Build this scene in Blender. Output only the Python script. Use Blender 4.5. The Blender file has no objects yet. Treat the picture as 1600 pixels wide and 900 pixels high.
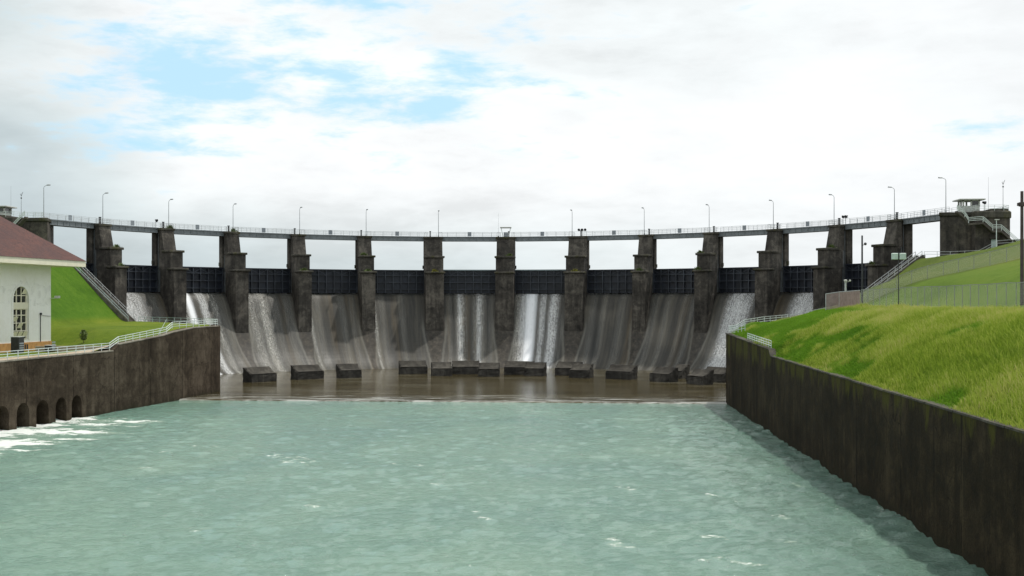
import bpy, bmesh, math, random
import numpy as np
from mathutils import Vector, Matrix

random.seed(7)
RNG = np.random.default_rng(11)
C = bpy.context.scene.collection
R0, AL = 93.5, 0.1956            # arc radius of the dam (m) and the angle between two piers
PIER_T = [0, .2075, .4045, .595, .7865, .979, 1.172, 1.366]      # the three middle piers are wider than the rest
ZC = -2.45                       # camera height; z = 0 is the sill under the gates
Z_RIVER, Z_APRON = -19.45, -19.25

# ------------------------------------------------------------------ camera, sky, sun, exposure
scn = bpy.context.scene
cd = bpy.data.cameras.new('camera'); cam = bpy.data.objects.new('camera', cd); C.objects.link(cam)
scn.camera = cam
cam.location = (20.6, -211.3, ZC)
cam.rotation_euler = (math.radians(90), 0, 0.0768)
cd.sensor_width = 36.0
cd.lens = 36.0 * 1780 / 1600
cd.shift_x = 26.5 / 1600
cd.shift_y = -(-22.5) / 1600
cd.clip_start = 0.5
cd.clip_end = 20000

SUN = Vector((0.35, 0.235, 1.0)).normalized()
sd = bpy.data.lights.new('sun', 'SUN'); sd.energy = 2.5; sd.angle = math.radians(1.4); sd.color = (1.0, 0.955, 0.88)
so = bpy.data.objects.new('sun', sd); C.objects.link(so)
so.rotation_euler = SUN.to_track_quat('Z', 'Y').to_euler()
scn.view_settings.view_transform = 'Standard'
scn.view_settings.look = 'None'
scn.view_settings.exposure = 0.22
scn.view_settings.gamma = 1.0


class NT:
    """small node-graph builder"""
    def __init__(s, tree):
        s.t = tree; s.n = tree.nodes; s.l = tree.links
    def put(s, sock, v):
        if v is None: return
        if isinstance(v, bpy.types.NodeSocket): s.l.new(v, sock)
        else:
            if isinstance(v, (tuple, list)) and len(v) == 3 and sock.type == 'RGBA': v = (*v, 1)
            sock.default_value = v
    def new(s, typ, **kw):
        n = s.n.new(typ)
        for k, v in kw.items(): setattr(n, k, v)
        return n
    def math(s, op, a, b=0.0, c=0.0, clamp=False):
        n = s.new('ShaderNodeMath', operation=op, use_clamp=clamp)
        s.put(n.inputs[0], a); s.put(n.inputs[1], b)
        if len(n.inputs) > 2: s.put(n.inputs[2], c)
        return n.outputs[0]
    def vec(s, x, y, z):
        n = s.new('ShaderNodeCombineXYZ')
        for i, v in enumerate((x, y, z)): s.put(n.inputs[i], v)
        return n.outputs[0]
    def sep(s, v):
        n = s.new('ShaderNodeSeparateXYZ'); s.put(n.inputs[0], v); return n.outputs
    def scale(s, v, sc):
        n = s.new('ShaderNodeVectorMath', operation='MULTIPLY'); s.put(n.inputs[0], v); s.put(n.inputs[1], sc); return n.outputs[0]
    def add(s, v, w):
        n = s.new('ShaderNodeVectorMath', operation='ADD'); s.put(n.inputs[0], v); s.put(n.inputs[1], w); return n.outputs[0]
    def noise(s, v, scale=1.0, detail=4.0, rough=0.55, dist=0.0):
        n = s.new('ShaderNodeTexNoise'); s.put(n.inputs['Vector'], v)
        n.inputs['Scale'].default_value = scale; n.inputs['Detail'].default_value = detail
        n.inputs['Roughness'].default_value = rough; n.inputs['Distortion'].default_value = dist
        return n.outputs[0]
    def ramp(s, f, stops, interp='LINEAR'):
        n = s.new('ShaderNodeValToRGB'); s.put(n.inputs[0], f)
        e = n.color_ramp.elements; n.color_ramp.interpolation = interp
        while len(e) < len(stops): e.new(0.5)
        for k, (p, c) in enumerate(stops):
            e[k].position = p
            e[k].color = (c, c, c, 1) if isinstance(c, (int, float)) else (*c, 1)
        return n.outputs[0]
    def smooth(s, x, a, b, lo=0.0, hi=1.0):
        n = s.new('ShaderNodeMapRange', interpolation_type='SMOOTHSTEP')
        s.put(n.inputs[0], x)
        for k, v in enumerate((a, b, lo, hi)): s.put(n.inputs[k + 1], v)
        return n.outputs[0]
    def mix(s, f, a, b, mode='MIX'):
        n = s.new('ShaderNodeMix', data_type='RGBA', blend_type=mode)
        s.put(n.inputs[0], f); s.put(n.inputs[6], a); s.put(n.inputs[7], b)
        return n.outputs[2]
    def bump(s, h, strength=0.3, dist=0.1, normal=None):
        n = s.new('ShaderNodeBump'); s.put(n.inputs['Height'], h)
        n.inputs['Strength'].default_value = strength; n.inputs['Distance'].default_value = dist
        if normal: s.put(n.inputs['Normal'], normal)
        return n.outputs[0]


# ---- sky: Nishita with a deck of cloud laid over it by direction
w = bpy.data.worlds.new('World'); scn.world = w; w.use_nodes = True
w.node_tree.nodes.clear()
g = NT(w.node_tree)
sky = g.new('ShaderNodeTexSky', sky_type='NISHITA', sun_disc=False)
sky.sun_elevation = math.asin(SUN.z); sky.sun_rotation = math.atan2(SUN.x, SUN.y)
sky.air_density = 1.0; sky.dust_density = 1.5; sky.ozone_density = 1.5
tc = g.new('ShaderNodeTexCoord').outputs['Generated']
dx, dy, dz = g.sep(tc)
hz = g.math('SQRT', g.math('ADD', g.math('MULTIPLY', dx, dx), g.math('MULTIPLY', dy, dy)))
az = g.math('ARCTAN2', dx, dy)                       # 0 = towards the dam, + = right
el = g.math('ARCTAN2', dz, hz)
sv = g.vec(az, g.math('MULTIPLY', el, 2.6), 0.3)
n_big = g.noise(sv, 3.4, 7, 0.55, 0.4)
n_fine = g.noise(g.add(g.vec(az, g.math('MULTIPLY', el, 3.3), 0.3), (5.1, 2.2, 0)), 15.0, 9, 0.60, 0.15)
n_soft = g.noise(g.add(sv, (1.7, 9.3, 0)), 2.2, 4, 0.5, 0.3)


def hole(a0, e0, ra, re, amp=1.0):
    x = g.math('DIVIDE', g.math('SUBTRACT', az, a0), ra)
    y = g.math('DIVIDE', g.math('SUBTRACT', el, e0), re)
    r = g.math('SQRT', g.math('ADD', g.math('MULTIPLY', x, x), g.math('MULTIPLY', y, y)))
    return g.math('MULTIPLY', g.math('SUBTRACT', 1.0, r), amp)


blue = hole(-0.335, 0.187, 0.16, 0.050, 0.95)
for q in [(-0.20, 0.175, 0.17, 0.034, 0.62), (-0.14, 0.170, 0.075, 0.020, 0.9), (-0.10, 0.198, 0.10, 0.022, 0.75), (-0.21, 0.255, 0.13, 0.035, 0.50), (-0.22, 0.20, 0.24, 0.080, 0.40), (-0.30, 0.235, 0.2, 0.03, 0.36),
          (-0.37, 0.13, 0.14, 0.022, 0.5), (0.335, 0.140, 0.055, 0.011, 0.50), (0.385, 0.128, 0.05, 0.009, 0.42),
          (1.3, 0.5, 0.6, 0.3, 0.7), (-1.5, 0.6, 0.7, 0.3, 0.7), (2.7, 0.5, 0.7, 0.35, 0.7)]:
    blue = g.math('MAXIMUM', blue, hole(*q))
bmask = g.math('ADD', blue, g.math('MULTIPLY', g.math('SUBTRACT', n_fine, 0.53), 2.4))
bmask = g.smooth(bmask, 0.03, 0.74, 0.0, 0.96)
# greyer cloud masses: low left bank, band along the horizon
grey = g.math('MAXIMUM', g.math('MAXIMUM', hole(-0.50, 0.12, 0.16, 0.11, 1.0), hole(-0.50, 0.23, 0.13, 0.09, 0.75)), 0.0)
grey = g.math('ADD', grey, g.math('MULTIPLY', g.smooth(n_soft, 0.42, 0.66), 0.22))
lefty = g.smooth(az, 0.25, -0.5)
lowband = g.math('MULTIPLY', g.smooth(el, 0.11, 0.02), g.math('ADD', g.math('MULTIPLY', lefty, 0.75), 0.22))
grey = g.math('ADD', grey, lowband)
gm = g.math('MULTIPLY', grey, g.math('ADD', 0.45, g.math('MULTIPLY', n_big, 1.1)))
cloud = g.ramp(gm, [(0.0, (0.965, 0.985, 0.995)), (0.30, (0.86, 0.91, 0.92)), (0.62, (0.70, 0.775, 0.79)), (1.0, (0.56, 0.64, 0.665))])
cl10 = g.mix(1.0, cloud, g.ramp(g.math('ADD', n_big, g.math('MULTIPLY', g.math('SUBTRACT', n_fine, .5), .55)), [(0.30, 0.75), (0.46, 0.855), (0.60, 0.915), (0.72, 0.96)]), 'MULTIPLY')
cl10 = g.mix(g.smooth(az, 0.0, 0.45, 0.0, 0.6), cl10, (0.835, 0.862, 0.875))
clr = g.scale(cl10, (10.0, 10.0, 10.0))
veil = g.mix(0.80, sky.outputs[0], (5.0, 7.9, 9.8))
col = g.mix(bmask, clr, veil)
bg = g.new('ShaderNodeBackground'); g.put(bg.inputs['Color'], col); bg.inputs['Strength'].default_value = 0.1
out = g.new('ShaderNodeOutputWorld'); g.l.new(bg.outputs[0], out.inputs[0])


# ------------------------------------------------------------------ helpers
class MB:
    """collects boxes, bars, prisms and sheets; build() links them as ONE mesh object"""
    def __init__(s): s.v = []; s.f = []; s.uv = None; s.sm = False
    def face_set(s, pts, faces):
        b = len(s.v); s.v += [tuple(p) for p in pts]; s.f += [tuple(b + i for i in f) for f in faces]; return s
    def box(s, x0, x1, y0, y1, z0, z1):
        p = [(x, y, z) for z in (z0, z1) for (x, y) in ((x0, y0), (x1, y0), (x1, y1), (x0, y1))]
        return s.face_set(p, [(0, 3, 2, 1), (4, 5, 6, 7), (0, 1, 5, 4), (1, 2, 6, 5), (2, 3, 7, 6), (3, 0, 4, 7)])
    def bar(s, a, b, wx, wz=None):
        a, b = Vector(a), Vector(b); wz = wz or wx
        d = (b - a).normalized(); up = Vector((0, 0, 1)) if abs(d.z) < 0.95 else Vector((0, 1, 0))
        u = d.cross(up).normalized() * wx / 2; v = u.cross(d).normalized() * wz / 2
        p = [q + e for q in (a, b) for e in (-u - v, u - v, u + v, -u + v)]
        return s.face_set(p, [(0, 1, 2, 3), (7, 6, 5, 4), (0, 4, 5, 1), (1, 5, 6, 2), (2, 6, 7, 3), (3, 7, 4, 0)])
    def tube(s, pts, r0, r1=None, n=8):
        pts = [Vector(p) for p in pts]; r1 = r0 if r1 is None else r1
        b = len(s.v); m = len(pts)
        for k, p in enumerate(pts):
            d = (pts[min(k + 1, m - 1)] - pts[max(k - 1, 0)]).normalized()
            up = Vector((0, 0, 1)) if abs(d.z) < 0.9 else Vector((1, 0, 0))
            u = d.cross(up).normalized(); v = u.cross(d)
            r = r0 + (r1 - r0) * k / max(m - 1, 1)
            for j in range(n):
                a = 2 * math.pi * j / n
                s.v.append(tuple(p + (u * math.cos(a) + v * math.sin(a)) * r))
        for k in range(m - 1):
            for j in range(n):
                s.f.append((b + k * n + j, b + k * n + (j + 1) % n, b + (k + 1) * n + (j + 1) % n, b + (k + 1) * n + j))
        s.f.append(tuple(b + j for j in reversed(range(n)))); s.f.append(tuple(b + (m - 1) * n + j for j in range(n)))
        return s
    def prism(s, poly, axis, a, b):
        """polygon of 2-D points swept along 'x', 'y' or 'z' from a to b"""
        def P(p, q):
            return {'x': (q, p[0], p[1]), 'y': (p[0], q, p[1]), 'z': (p[0], p[1], q)}[axis]
        n = len(poly)
        return s.face_set([P(p, a) for p in poly] + [P(p, b) for p in poly],
                          [tuple(range(n)), tuple(range(2 * n - 1, n - 1, -1))] + [(k, n + k, n + (k + 1) % n, (k + 1) % n) for k in range(n)])
    def ball(s, c, rx, ry=None, rz=None, n=10, m=6):
        ry = ry or rx; rz = rz or rx; b = len(s.v)
        for i in range(m + 1):
            a = math.pi * i / m
            for j in range(n):
                t = 2 * math.pi * j / n
                s.v.append((c[0] + rx * math.sin(a) * math.cos(t), c[1] + ry * math.sin(a) * math.sin(t), c[2] + rz * math.cos(a)))
        for i in range(m):
            for j in range(n):
                s.f.append((b + i * n + j, b + (i + 1) * n + j, b + (i + 1) * n + (j + 1) % n, b + i * n + (j + 1) % n))
        return s
    def build(s, name, mat, parent=None, bevel=0.0, smooth=False):
        me = bpy.data.meshes.new(name); me.from_pydata(s.v, [], s.f); me.update()
        bm = bmesh.new(); bm.from_mesh(me); bmesh.ops.recalc_face_normals(bm, faces=bm.faces)
        if bevel:
            bmesh.ops.bevel(bm, geom=[e for e in bm.edges if len(e.link_faces) == 2 and e.calc_face_angle(0) > 0.6], offset=bevel, segments=1, affect='EDGES', clamp_overlap=True)
        bm.to_mesh(me); bm.free()
        if smooth: me.polygons.foreach_set('use_smooth', [True] * len(me.polygons))
        me.materials.append(mat)
        o = bpy.data.objects.new(name, me); C.objects.link(o)
        if parent: o.parent = parent
        return o


def tag(o, label=None, cat=None, group=None, kind=None):
    if label: o['label'] = label
    if cat: o['category'] = cat
    if group: o['group'] = group
    if kind: o['kind'] = kind
    return o


def thing(name, label, cat, loc=(0, 0, 0), rz=0.0, group=None):
    o = bpy.data.objects.new(name, None); C.objects.link(o); o.empty_display_size = 0.5
    o.location = loc; o.rotation_euler = (0, 0, rz)
    return tag(o, label, cat, group)


def copy_tree(o, parent=None):
    c = o.copy(); C.objects.link(c)
    if parent: c.parent = parent
    for ch in o.children: copy_tree(ch, c)
    return c


def grid_mesh(name, X, Y, Z, mat, smooth=True, attrs=None, uv=None):
    """structured grid given as 2-D arrays"""
    n, m = X.shape
    co = np.stack([X, Y, Z], -1).reshape(-1, 3).astype(np.float32)
    i = np.arange(n * m).reshape(n, m)
    q = np.stack([i[:-1, :-1], i[:-1, 1:], i[1:, 1:], i[1:, :-1]], -1).reshape(-1, 4)
    a, b, c = co[q[0, 0]], co[q[0, 1]], co[q[0, 3]]
    if np.cross(b - a, c - a)[2] < 0: q = q[:, ::-1]
    return raw_mesh(name, co, q, mat, smooth, attrs, uv)


def raw_mesh(name, co, q, mat, smooth=False, attrs=None, uv=None):
    me = bpy.data.meshes.new(name)
    q = np.ascontiguousarray(q, dtype=np.int32); k = q.shape[1]
    me.vertices.add(len(co)); me.vertices.foreach_set('co', np.ascontiguousarray(co, dtype=np.float32).ravel())
    me.loops.add(q.size); me.loops.foreach_set('vertex_index', q.ravel())
    me.polygons.add(len(q)); me.polygons.foreach_set('loop_start', np.arange(len(q), dtype=np.int32) * k)
    me.polygons.foreach_set('loop_total', np.full(len(q), k, dtype=np.int32))
    me.update(calc_edges=True)
    if smooth: me.polygons.foreach_set('use_smooth', np.ones(len(q), dtype=bool))
    for an, av in (attrs or {}).items():
        at = me.attributes.new(an, 'FLOAT', 'POINT'); at.data.foreach_set('value', np.ascontiguousarray(av, dtype=np.float32).ravel())
    if uv is not None:
        l = me.uv_layers.new(name='UVMap'); l.data.foreach_set('uv', np.ascontiguousarray(uv.reshape(-1, 2)[q.ravel()], dtype=np.float32).ravel())
    me.materials.append(mat)
    o = bpy.data.objects.new(name, me); C.objects.link(o)
    return o


def _h(ix, iy, s):
    n = (ix * 374761393 + iy * 668265263 + s * 974711) & 0xffffffff
    n = ((n ^ (n >> 13)) * 1274126177) & 0xffffffff
    return ((n ^ (n >> 16)) & 0xffff) / 65535.0


def vnoise(x, y, s=0):
    ix = np.floor(x).astype(np.int64); iy = np.floor(y).astype(np.int64)
    fx = x - ix; fy = y - iy; fx = fx * fx * (3 - 2 * fx); fy = fy * fy * (3 - 2 * fy)
    a = _h(ix, iy, s); b = _h(ix + 1, iy, s); c = _h(ix, iy + 1, s); d = _h(ix + 1, iy + 1, s)
    return (a * (1 - fx) + b * fx) * (1 - fy) + (c * (1 - fx) + d * fx) * fy


def fbm(x, y, s=0, o=4):
    v = 0; a = 0.5; t = 0
    for k in range(o):
        v = v + a * vnoise(x, y, s + k * 17); t += a; a *= 0.5; x = x * 2.03 + 3.1; y = y * 2.03 + 7.7
    return v / t


def TP(i):
    return float(np.interp(abs(i), range(8), PIER_T)) * (1 if i >= 0 else -1)


def HW(i): return 2.4 if abs(i) <= 1 else 1.75


def bay_edges(b, r=90.0): return TP(b) + HW(b) / r, TP(b + 1) - HW(b + 1) / r


def sstep(x, a, b):
    t = np.clip((x - a) / (b - a), 0, 1); return t * t * (3 - 2 * t)


# ------------------------------------------------------------------ materials
def mat(name):
    m = bpy.data.materials.new(name); m.use_nodes = True
    t = NT(m.node_tree); p = m.node_tree.nodes['Principled BSDF']
    return m, t, p


def plain(name, col, rough=0.6, metal=0.0, var=0.12, vs=2.0, spec=0.5):
    m, t, p = mat(name)
    pos = t.new('ShaderNodeNewGeometry').outputs['Position']
    n = t.noise(pos, vs, 5, 0.6)
    c = t.mix(t.smooth(n, 0.3, 0.7), tuple(x * (1 - var) for x in col), tuple(min(1, x * (1 + var)) for x in col))
    t.put(p.inputs['Base Color'], c); p.inputs['Roughness'].default_value = rough; p.inputs['Metallic'].default_value = metal
    p.inputs['Specular IOR Level'].default_value = spec
    return m


def concrete(name, dark, mid, light, streak=1.0, moss=0.0, moss_top=None, lift=1.5, stain=0.55, sw=0.24, joints=0.0):
    """board-marked, rain-streaked old concrete in world space"""
    m, t, p = mat(name)
    pos = t.new('ShaderNodeNewGeometry').outputs['Position']
    x, y, z = t.sep(pos)
    big = t.noise(pos, 0.16, 6, 0.6, 0.5)
    blot = t.noise(t.add(pos, (13, 5, 2)), 0.75, 6, 0.65, 0.6)
    st = t.noise(t.vec(t.math('MULTIPLY', x, 1.0), t.math('MULTIPLY', y, 1.0), t.math('MULTIPLY', z, 0.09)), 0.9 * streak, 6, 0.62, 0.5)
    st2 = t.noise(t.vec(x, y, t.math('MULTIPLY', z, 0.07)), 1.7 * streak, 6, 0.68, 0.4)
    fine = t.noise(pos, 6.0, 6, 0.7)
    f = t.math('ADD', t.math('MULTIPLY', big, 0.40), t.math('MULTIPLY', st, sw))
    f = t.math('ADD', f, t.math('MULTIPLY', blot, 0.60 - sw))
    f = t.math('ADD', f, t.math('MULTIPLY', t.math('SUBTRACT', fine, 0.5), 0.22))
    f = t.math('ADD', t.math('MULTIPLY', t.math('SUBTRACT', f, 0.5), 1.35), 0.5)
    c = t.ramp(f, [(0.34, dark), (0.5, mid), (0.66, light)])
    c = t.mix(t.math('MULTIPLY', t.smooth(st2, 0.55, 0.75), stain), c, tuple(v * 0.45 for v in dark))
    # pour lines
    zz = t.math('FRACT', t.math('ADD', t.math('DIVIDE', z, lift), t.math('MULTIPLY', big, 0.06)))
    line = t.math('LESS_THAN', zz, 0.035)
    c = t.mix(t.math('MULTIPLY', t.math('MULTIPLY', line, t.smooth(blot, 0.45, 0.65)), 0.30), c, tuple(v * 0.5 for v in dark))
    # pale lime runs
    lime = t.noise(t.vec(t.math('MULTIPLY', x, 0.8), t.math('MULTIPLY', y, 0.8), t.math('MULTIPLY', z, 0.12)), 1.1, 6, 0.7)
    c = t.mix(t.smooth(lime, 0.66, 0.8, 0.0, 0.5), c, tuple(min(1, v * 1.5) for v in light))
    if joints:
        jf = t.math('ABSOLUTE', t.math('SUBTRACT', t.math('FRACT', t.math('DIVIDE', y, joints)), 0.5))
        wob = t.math('MULTIPLY', t.noise(pos, 0.6, 4), 0.010)
        jl = t.math('LESS_THAN', jf, 0.0075)
        c = t.mix(t.math('MULTIPLY', jl, 0.7), c, tuple(v * 0.35 for v in dark))
        leak = t.math('MULTIPLY', t.smooth(jf, t.math('ADD', 0.030, wob), 0.004), t.smooth(t.noise(t.vec(x, y, t.math('MULTIPLY', z, .5)), 0.45, 5, 0.7), 0.5, 0.7))
        c = t.mix(t.math('MULTIPLY', leak, 0.45), c, tuple(min(1, v * 1.8) for v in light))
        ck = t.new('ShaderNodeTexVoronoi', feature='DISTANCE_TO_EDGE'); t.put(ck.inputs['Vector'], t.add(pos, t.scale(t.vec(t.noise(pos, .8, 4), t.noise(t.add(pos, (7, 1, 3)), .8, 4), blot), (2.5, 2.5, 2.5)))); ck.inputs['Scale'].default_value = 0.16
        c = t.mix(t.math('MULTIPLY', t.math('LESS_THAN', ck.outputs[0], 0.010), t.smooth(big, 0.45, 0.6, 0.0, 0.55)), c, tuple(v * 0.4 for v in dark))
        wet = t.smooth(t.math('ADD', z, t.math('MULTIPLY', st, 2.2)), -17.2, -18.6, 0.0, 0.65)
        c = t.mix(wet, c, (0.020, 0.019, 0.010))
    if moss:
        mo = t.noise(t.vec(x, y, t.math('MULTIPLY', z, 0.25)), 0.5, 6, 0.7, 0.4)
        if moss_top is not None:
            mo = t.math('ADD', mo, t.smooth(z, moss_top - 4.0, moss_top, -0.22, 0.08))
        c = t.mix(t.smooth(mo, 0.49, 0.63, 0.0, moss), c, (0.062, 0.062, 0.010))
    t.put(p.inputs['Base Color'], c)
    t.put(p.inputs['Roughness'], t.ramp(blot, [(0.3, 0.75), (0.7, 0.95)]))
    h = t.math('ADD', t.math('MULTIPLY', fine, 0.5), t.math('ADD', blot, t.math('MULTIPLY', line, -0.6)))
    t.put(p.inputs['Normal'], t.bump(h, 0.5, 0.12))
    p.inputs['Specular IOR Level'].default_value = 0.10
    return m


M = {}
M['pier'] = concrete('pier_concrete', (0.027, 0.025, 0.023), (0.068, 0.062, 0.054), (0.165, 0.149, 0.126), stain=0.5)
M['ledge'] = concrete('ledge_concrete', (0.030, 0.030, 0.025), (0.070, 0.066, 0.056), (0.13, 0.12, 0.10), moss=0.45)
M['abut'] = concrete('abutment_concrete', (0.030, 0.028, 0.026), (0.070, 0.063, 0.056), (0.15, 0.132, 0.108), stain=0.6)
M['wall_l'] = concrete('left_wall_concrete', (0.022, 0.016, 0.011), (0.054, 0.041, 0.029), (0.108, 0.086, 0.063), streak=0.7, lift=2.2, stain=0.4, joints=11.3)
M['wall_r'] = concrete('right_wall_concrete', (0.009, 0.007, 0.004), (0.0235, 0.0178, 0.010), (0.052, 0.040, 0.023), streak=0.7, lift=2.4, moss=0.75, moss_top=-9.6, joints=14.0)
M['coping'] = concrete('coping_concrete', (0.13, 0.115, 0.095), (0.24, 0.215, 0.175), (0.36, 0.33, 0.28))
M['path'] = concrete('path_concrete', (0.28, 0.23, 0.17), (0.40, 0.33, 0.25), (0.50, 0.43, 0.34), stain=0.1, lift=50)
M['block'] = concrete('block_concrete', (0.022, 0.021, 0.019), (0.048, 0.045, 0.040), (0.10, 0.092, 0.080))
M['block_top'] = concrete('block_top_concrete', (0.026, 0.024, 0.021), (0.050, 0.046, 0.039), (0.10, 0.092, 0.078), stain=0.3)
M['stair'] = concrete('stair_concrete', (0.05, 0.045, 0.04), (0.10, 0.09, 0.078), (0.17, 0.155, 0.13))
M['gate'] = plain('gate_paint', (0.013, 0.0165, 0.026), 0.5, 0.1, 0.35, 0.6)
M['rib'] = plain('gate_rib_paint', (0.040, 0.047, 0.060), 0.5, 0.1, 0.45, 0.5)
M['beam'] = plain('gate_beam_paint', (0.16, 0.20, 0.21), 0.5, 0.1, 0.15, 1.0)
M['girder'] = plain('girder_paint', (0.17, 0.19, 0.20), 0.5, 0.0, 0.18, 0.7)
M['galv'] = plain('galvanised_steel', (0.52, 0.54, 0.54), 0.5, 0.2, 0.15, 3.0)
M['fpost'] = plain('weathered_fence_post', (0.27, 0.28, 0.27), 0.6, 0.1, 0.2, 3.0)
M['railw'] = plain('pale_rail_paint', (0.62, 0.68, 0.66), 0.5, 0.0, 0.15, 3.0)
M['rail_blue'] = plain('blue_grey_rail_paint', (0.36, 0.45, 0.47), 0.5, 0.0, 0.2, 3.0)
M['lamp'] = plain('lamp_paint', (0.30, 0.32, 0.33), 0.5, 0.2, 0.1)
M['dark'] = plain('dark_steel', (0.035, 0.037, 0.042), 0.55, 0.2, 0.25)
M['panel'] = plain('grey_panel', (0.26, 0.29, 0.32), 0.5, 0.0, 0.15)
M['white'] = concrete('white_stucco', (0.84, 0.825, 0.77), (0.89, 0.88, 0.85), (0.93, 0.92, 0.89), stain=0.0, lift=90)
M['cream'] = plain('cream_trim', (0.74, 0.70, 0.55), 0.6, 0.0, 0.05, 1.0)
M['ochre'] = plain('ochre_base', (0.42, 0.22, 0.075), 0.8, 0.0, 0.2, 1.2)
M['glass'] = plain('window_glass', (0.028, 0.030, 0.028), 0.12, 0.0, 0.5, 0.9, 0.6)
M['wood'] = plain('brown_pole', (0.065, 0.048, 0.048), 0.8, 0.0, 0.3)
M['hut'] = plain('hut_paint', (0.46, 0.47, 0.43), 0.7, 0.0, 0.15, 1.5)
M['door'] = plain('pale_door_paint', (0.42, 0.52, 0.50), 0.6, 0.0, 0.12)
M['slat'] = plain('pinkish_slat', (0.36, 0.28, 0.26), 0.7, 0.0, 0.15)
M['floodface'] = plain('floodlight_glass', (0.45, 0.56, 0.50), 0.2, 0.0, 0.1)
M['leaf'] = plain('weed_leaf', (0.075, 0.11, 0.022), 0.6, 0.0, 0.5, 3.0)
M['leafy'] = plain('yellow_weed_leaf', (0.20, 0.19, 0.03), 0.6, 0.0, 0.4, 3.0)
M['bark'] = plain('stem_bark', (0.06, 0.05, 0.04), 0.9)


def roof_mat():
    m, t, p = mat('red_roof_shingle')
    u = t.new('ShaderNodeUVMap').outputs[0]
    b = t.new('ShaderNodeTexBrick'); t.put(b.inputs['Vector'], u)
    b.inputs['Color1'].default_value = (0.098, 0.034, 0.025, 1); b.inputs['Color2'].default_value = (0.045, 0.018, 0.018, 1); b.inputs['Mortar'].default_value = (0.05, 0.02, 0.018, 1)
    b.inputs['Scale'].default_value = 1.0; b.inputs['Mortar Size'].default_value = 0.02; b.inputs['Brick Width'].default_value = 0.42; b.inputs['Row Height'].default_value = 0.30
    n = t.noise(u, 1.0, 7, 0.75); n2 = t.noise(u, 0.25, 4, 0.5)
    c = t.mix(t.smooth(n, 0.35, 0.7, 0.0, 0.75), b.outputs[0], (0.118, 0.050, 0.038))
    c = t.mix(t.smooth(n2, 0.4, 0.65, 0.0, 0.5), c, (0.050, 0.024, 0.024))
    t.put(p.inputs['Base Color'], c); p.inputs['Roughness'].default_value = 0.85
    t.put(p.inputs['Normal'], t.bump(b.outputs[1], 0.4, 0.03))
    return m


M['roof'] = roof_mat()


def face_mat():
    """the wet spillway slab: streaks run down the flow (UV: u metres round the arc, v metres down the slab)"""
    m, t, p = mat('wet_spillway_concrete')
    u = t.new('ShaderNodeUVMap').outputs[0]
    ux, uy, _ = t.sep(u)
    warp = t.math('MULTIPLY', t.noise(u, 0.12, 3), 1.2)
    s1 = t.noise(t.vec(t.math('ADD', ux, warp), t.math('MULTIPLY', uy, 0.035), 0), 0.42, 6, 0.62)
    s2 = t.noise(t.vec(ux, t.math('MULTIPLY', uy, 0.04), 4.0), 1.9, 5, 0.65)
    s3 = t.noise(t.vec(t.math('MULTIPLY', ux, 1.0), t.math('MULTIPLY', uy, 0.25), 9.0), 0.32, 6, 0.6, 0.5)
    f = t.math('ADD', t.math('MULTIPLY', s1, 0.46), t.math('ADD', t.math('MULTIPLY', s2, 0.24), t.math('MULTIPLY', s3, 0.30)))
    c = t.ramp(f, [(0.34, (0.015, 0.0165, 0.0155)), (0.46, (0.040, 0.039, 0.034)), (0.56, (0.080, 0.074, 0.060)), (0.68, (0.160, 0.145, 0.115))])
    warm = t.noise(t.vec(ux, t.math('MULTIPLY', uy, 0.05), 2.0), 0.25, 4, 0.6)
    c = t.mix(t.smooth(warm, 0.52, 0.7, 0.0, 0.6), c, t.mix(1.0, c, (1.25, 0.98, 0.66), 'MULTIPLY'))
    lift = t.math('FRACT', t.math('DIVIDE', uy, 1.15)); line = t.math('LESS_THAN', lift, 0.06)
    ln = t.math('MULTIPLY', line, t.smooth(t.noise(t.vec(ux, uy, 1.0), 0.35, 4), 0.42, 0.62, 0.0, 0.45))
    c = t.mix(ln, c, (0.03, 0.03, 0.028))
    # dry, rough strip left in the lee of each pier, narrowing to the toe, with a thin wet edge either side
    off = t.new('ShaderNodeAttribute', attribute_name='off').outputs['Fac']
    jag = t.math('MULTIPLY', t.math('SUBTRACT', t.noise(t.vec(ux, uy, 3.0), 0.8, 5, 0.7), 0.5), 1.1)
    wdt = t.math('ADD', t.smooth(uy, 11.0, 24.0, 0.1, -1.25), t.math('MULTIPLY', jag, 0.7))
    d = t.math('SUBTRACT', off, wdt)
    deep = t.smooth(uy, 7.0, 12.0)
    rock = t.ramp(t.noise(t.vec(ux, uy, 7.0), 0.9, 7, 0.75), [(0.35, (0.018, 0.016, 0.013)), (0.55, (0.050, 0.043, 0.033)), (0.72, (0.125, 0.105, 0.080))])
    c = t.mix(t.math('MULTIPLY', t.smooth(d, 0.35, -0.25, 0.0, 0.9), deep), c, rock)
    c = t.mix(t.math('MULTIPLY', t.math('MULTIPLY', t.smooth(d, 0.05, 0.4), t.smooth(d, 1.1, 0.5)), t.math('MULTIPLY', deep, 0.30)), c, (0.25, 0.24, 0.205))
    crest_dark = t.smooth(uy, 0.5, 3.0, 0.75, 0.0)  # slab colour darker towards the crest
    c = t.mix(crest_dark, c, (0.022, 0.026, 0.024))
    t.put(p.inputs['Base Color'], c)
    t.put(p.inputs['Roughness'], t.ramp(s3, [(0.35, 0.45), (0.65, 0.7)]))
    p.inputs['Specular IOR Level'].default_value = 0.3
    rip = t.noise(t.vec(t.math('MULTIPLY', ux, 2.0), t.math('MULTIPLY', uy, 0.7), 0), 1.5, 5, 0.65)
    t.put(p.inputs['Normal'], t.bump(t.math('ADD', rip, t.math('MULTIPLY', line, -0.4)), 0.35, 0.10))
    return m


M['face'] = face_mat()


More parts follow.
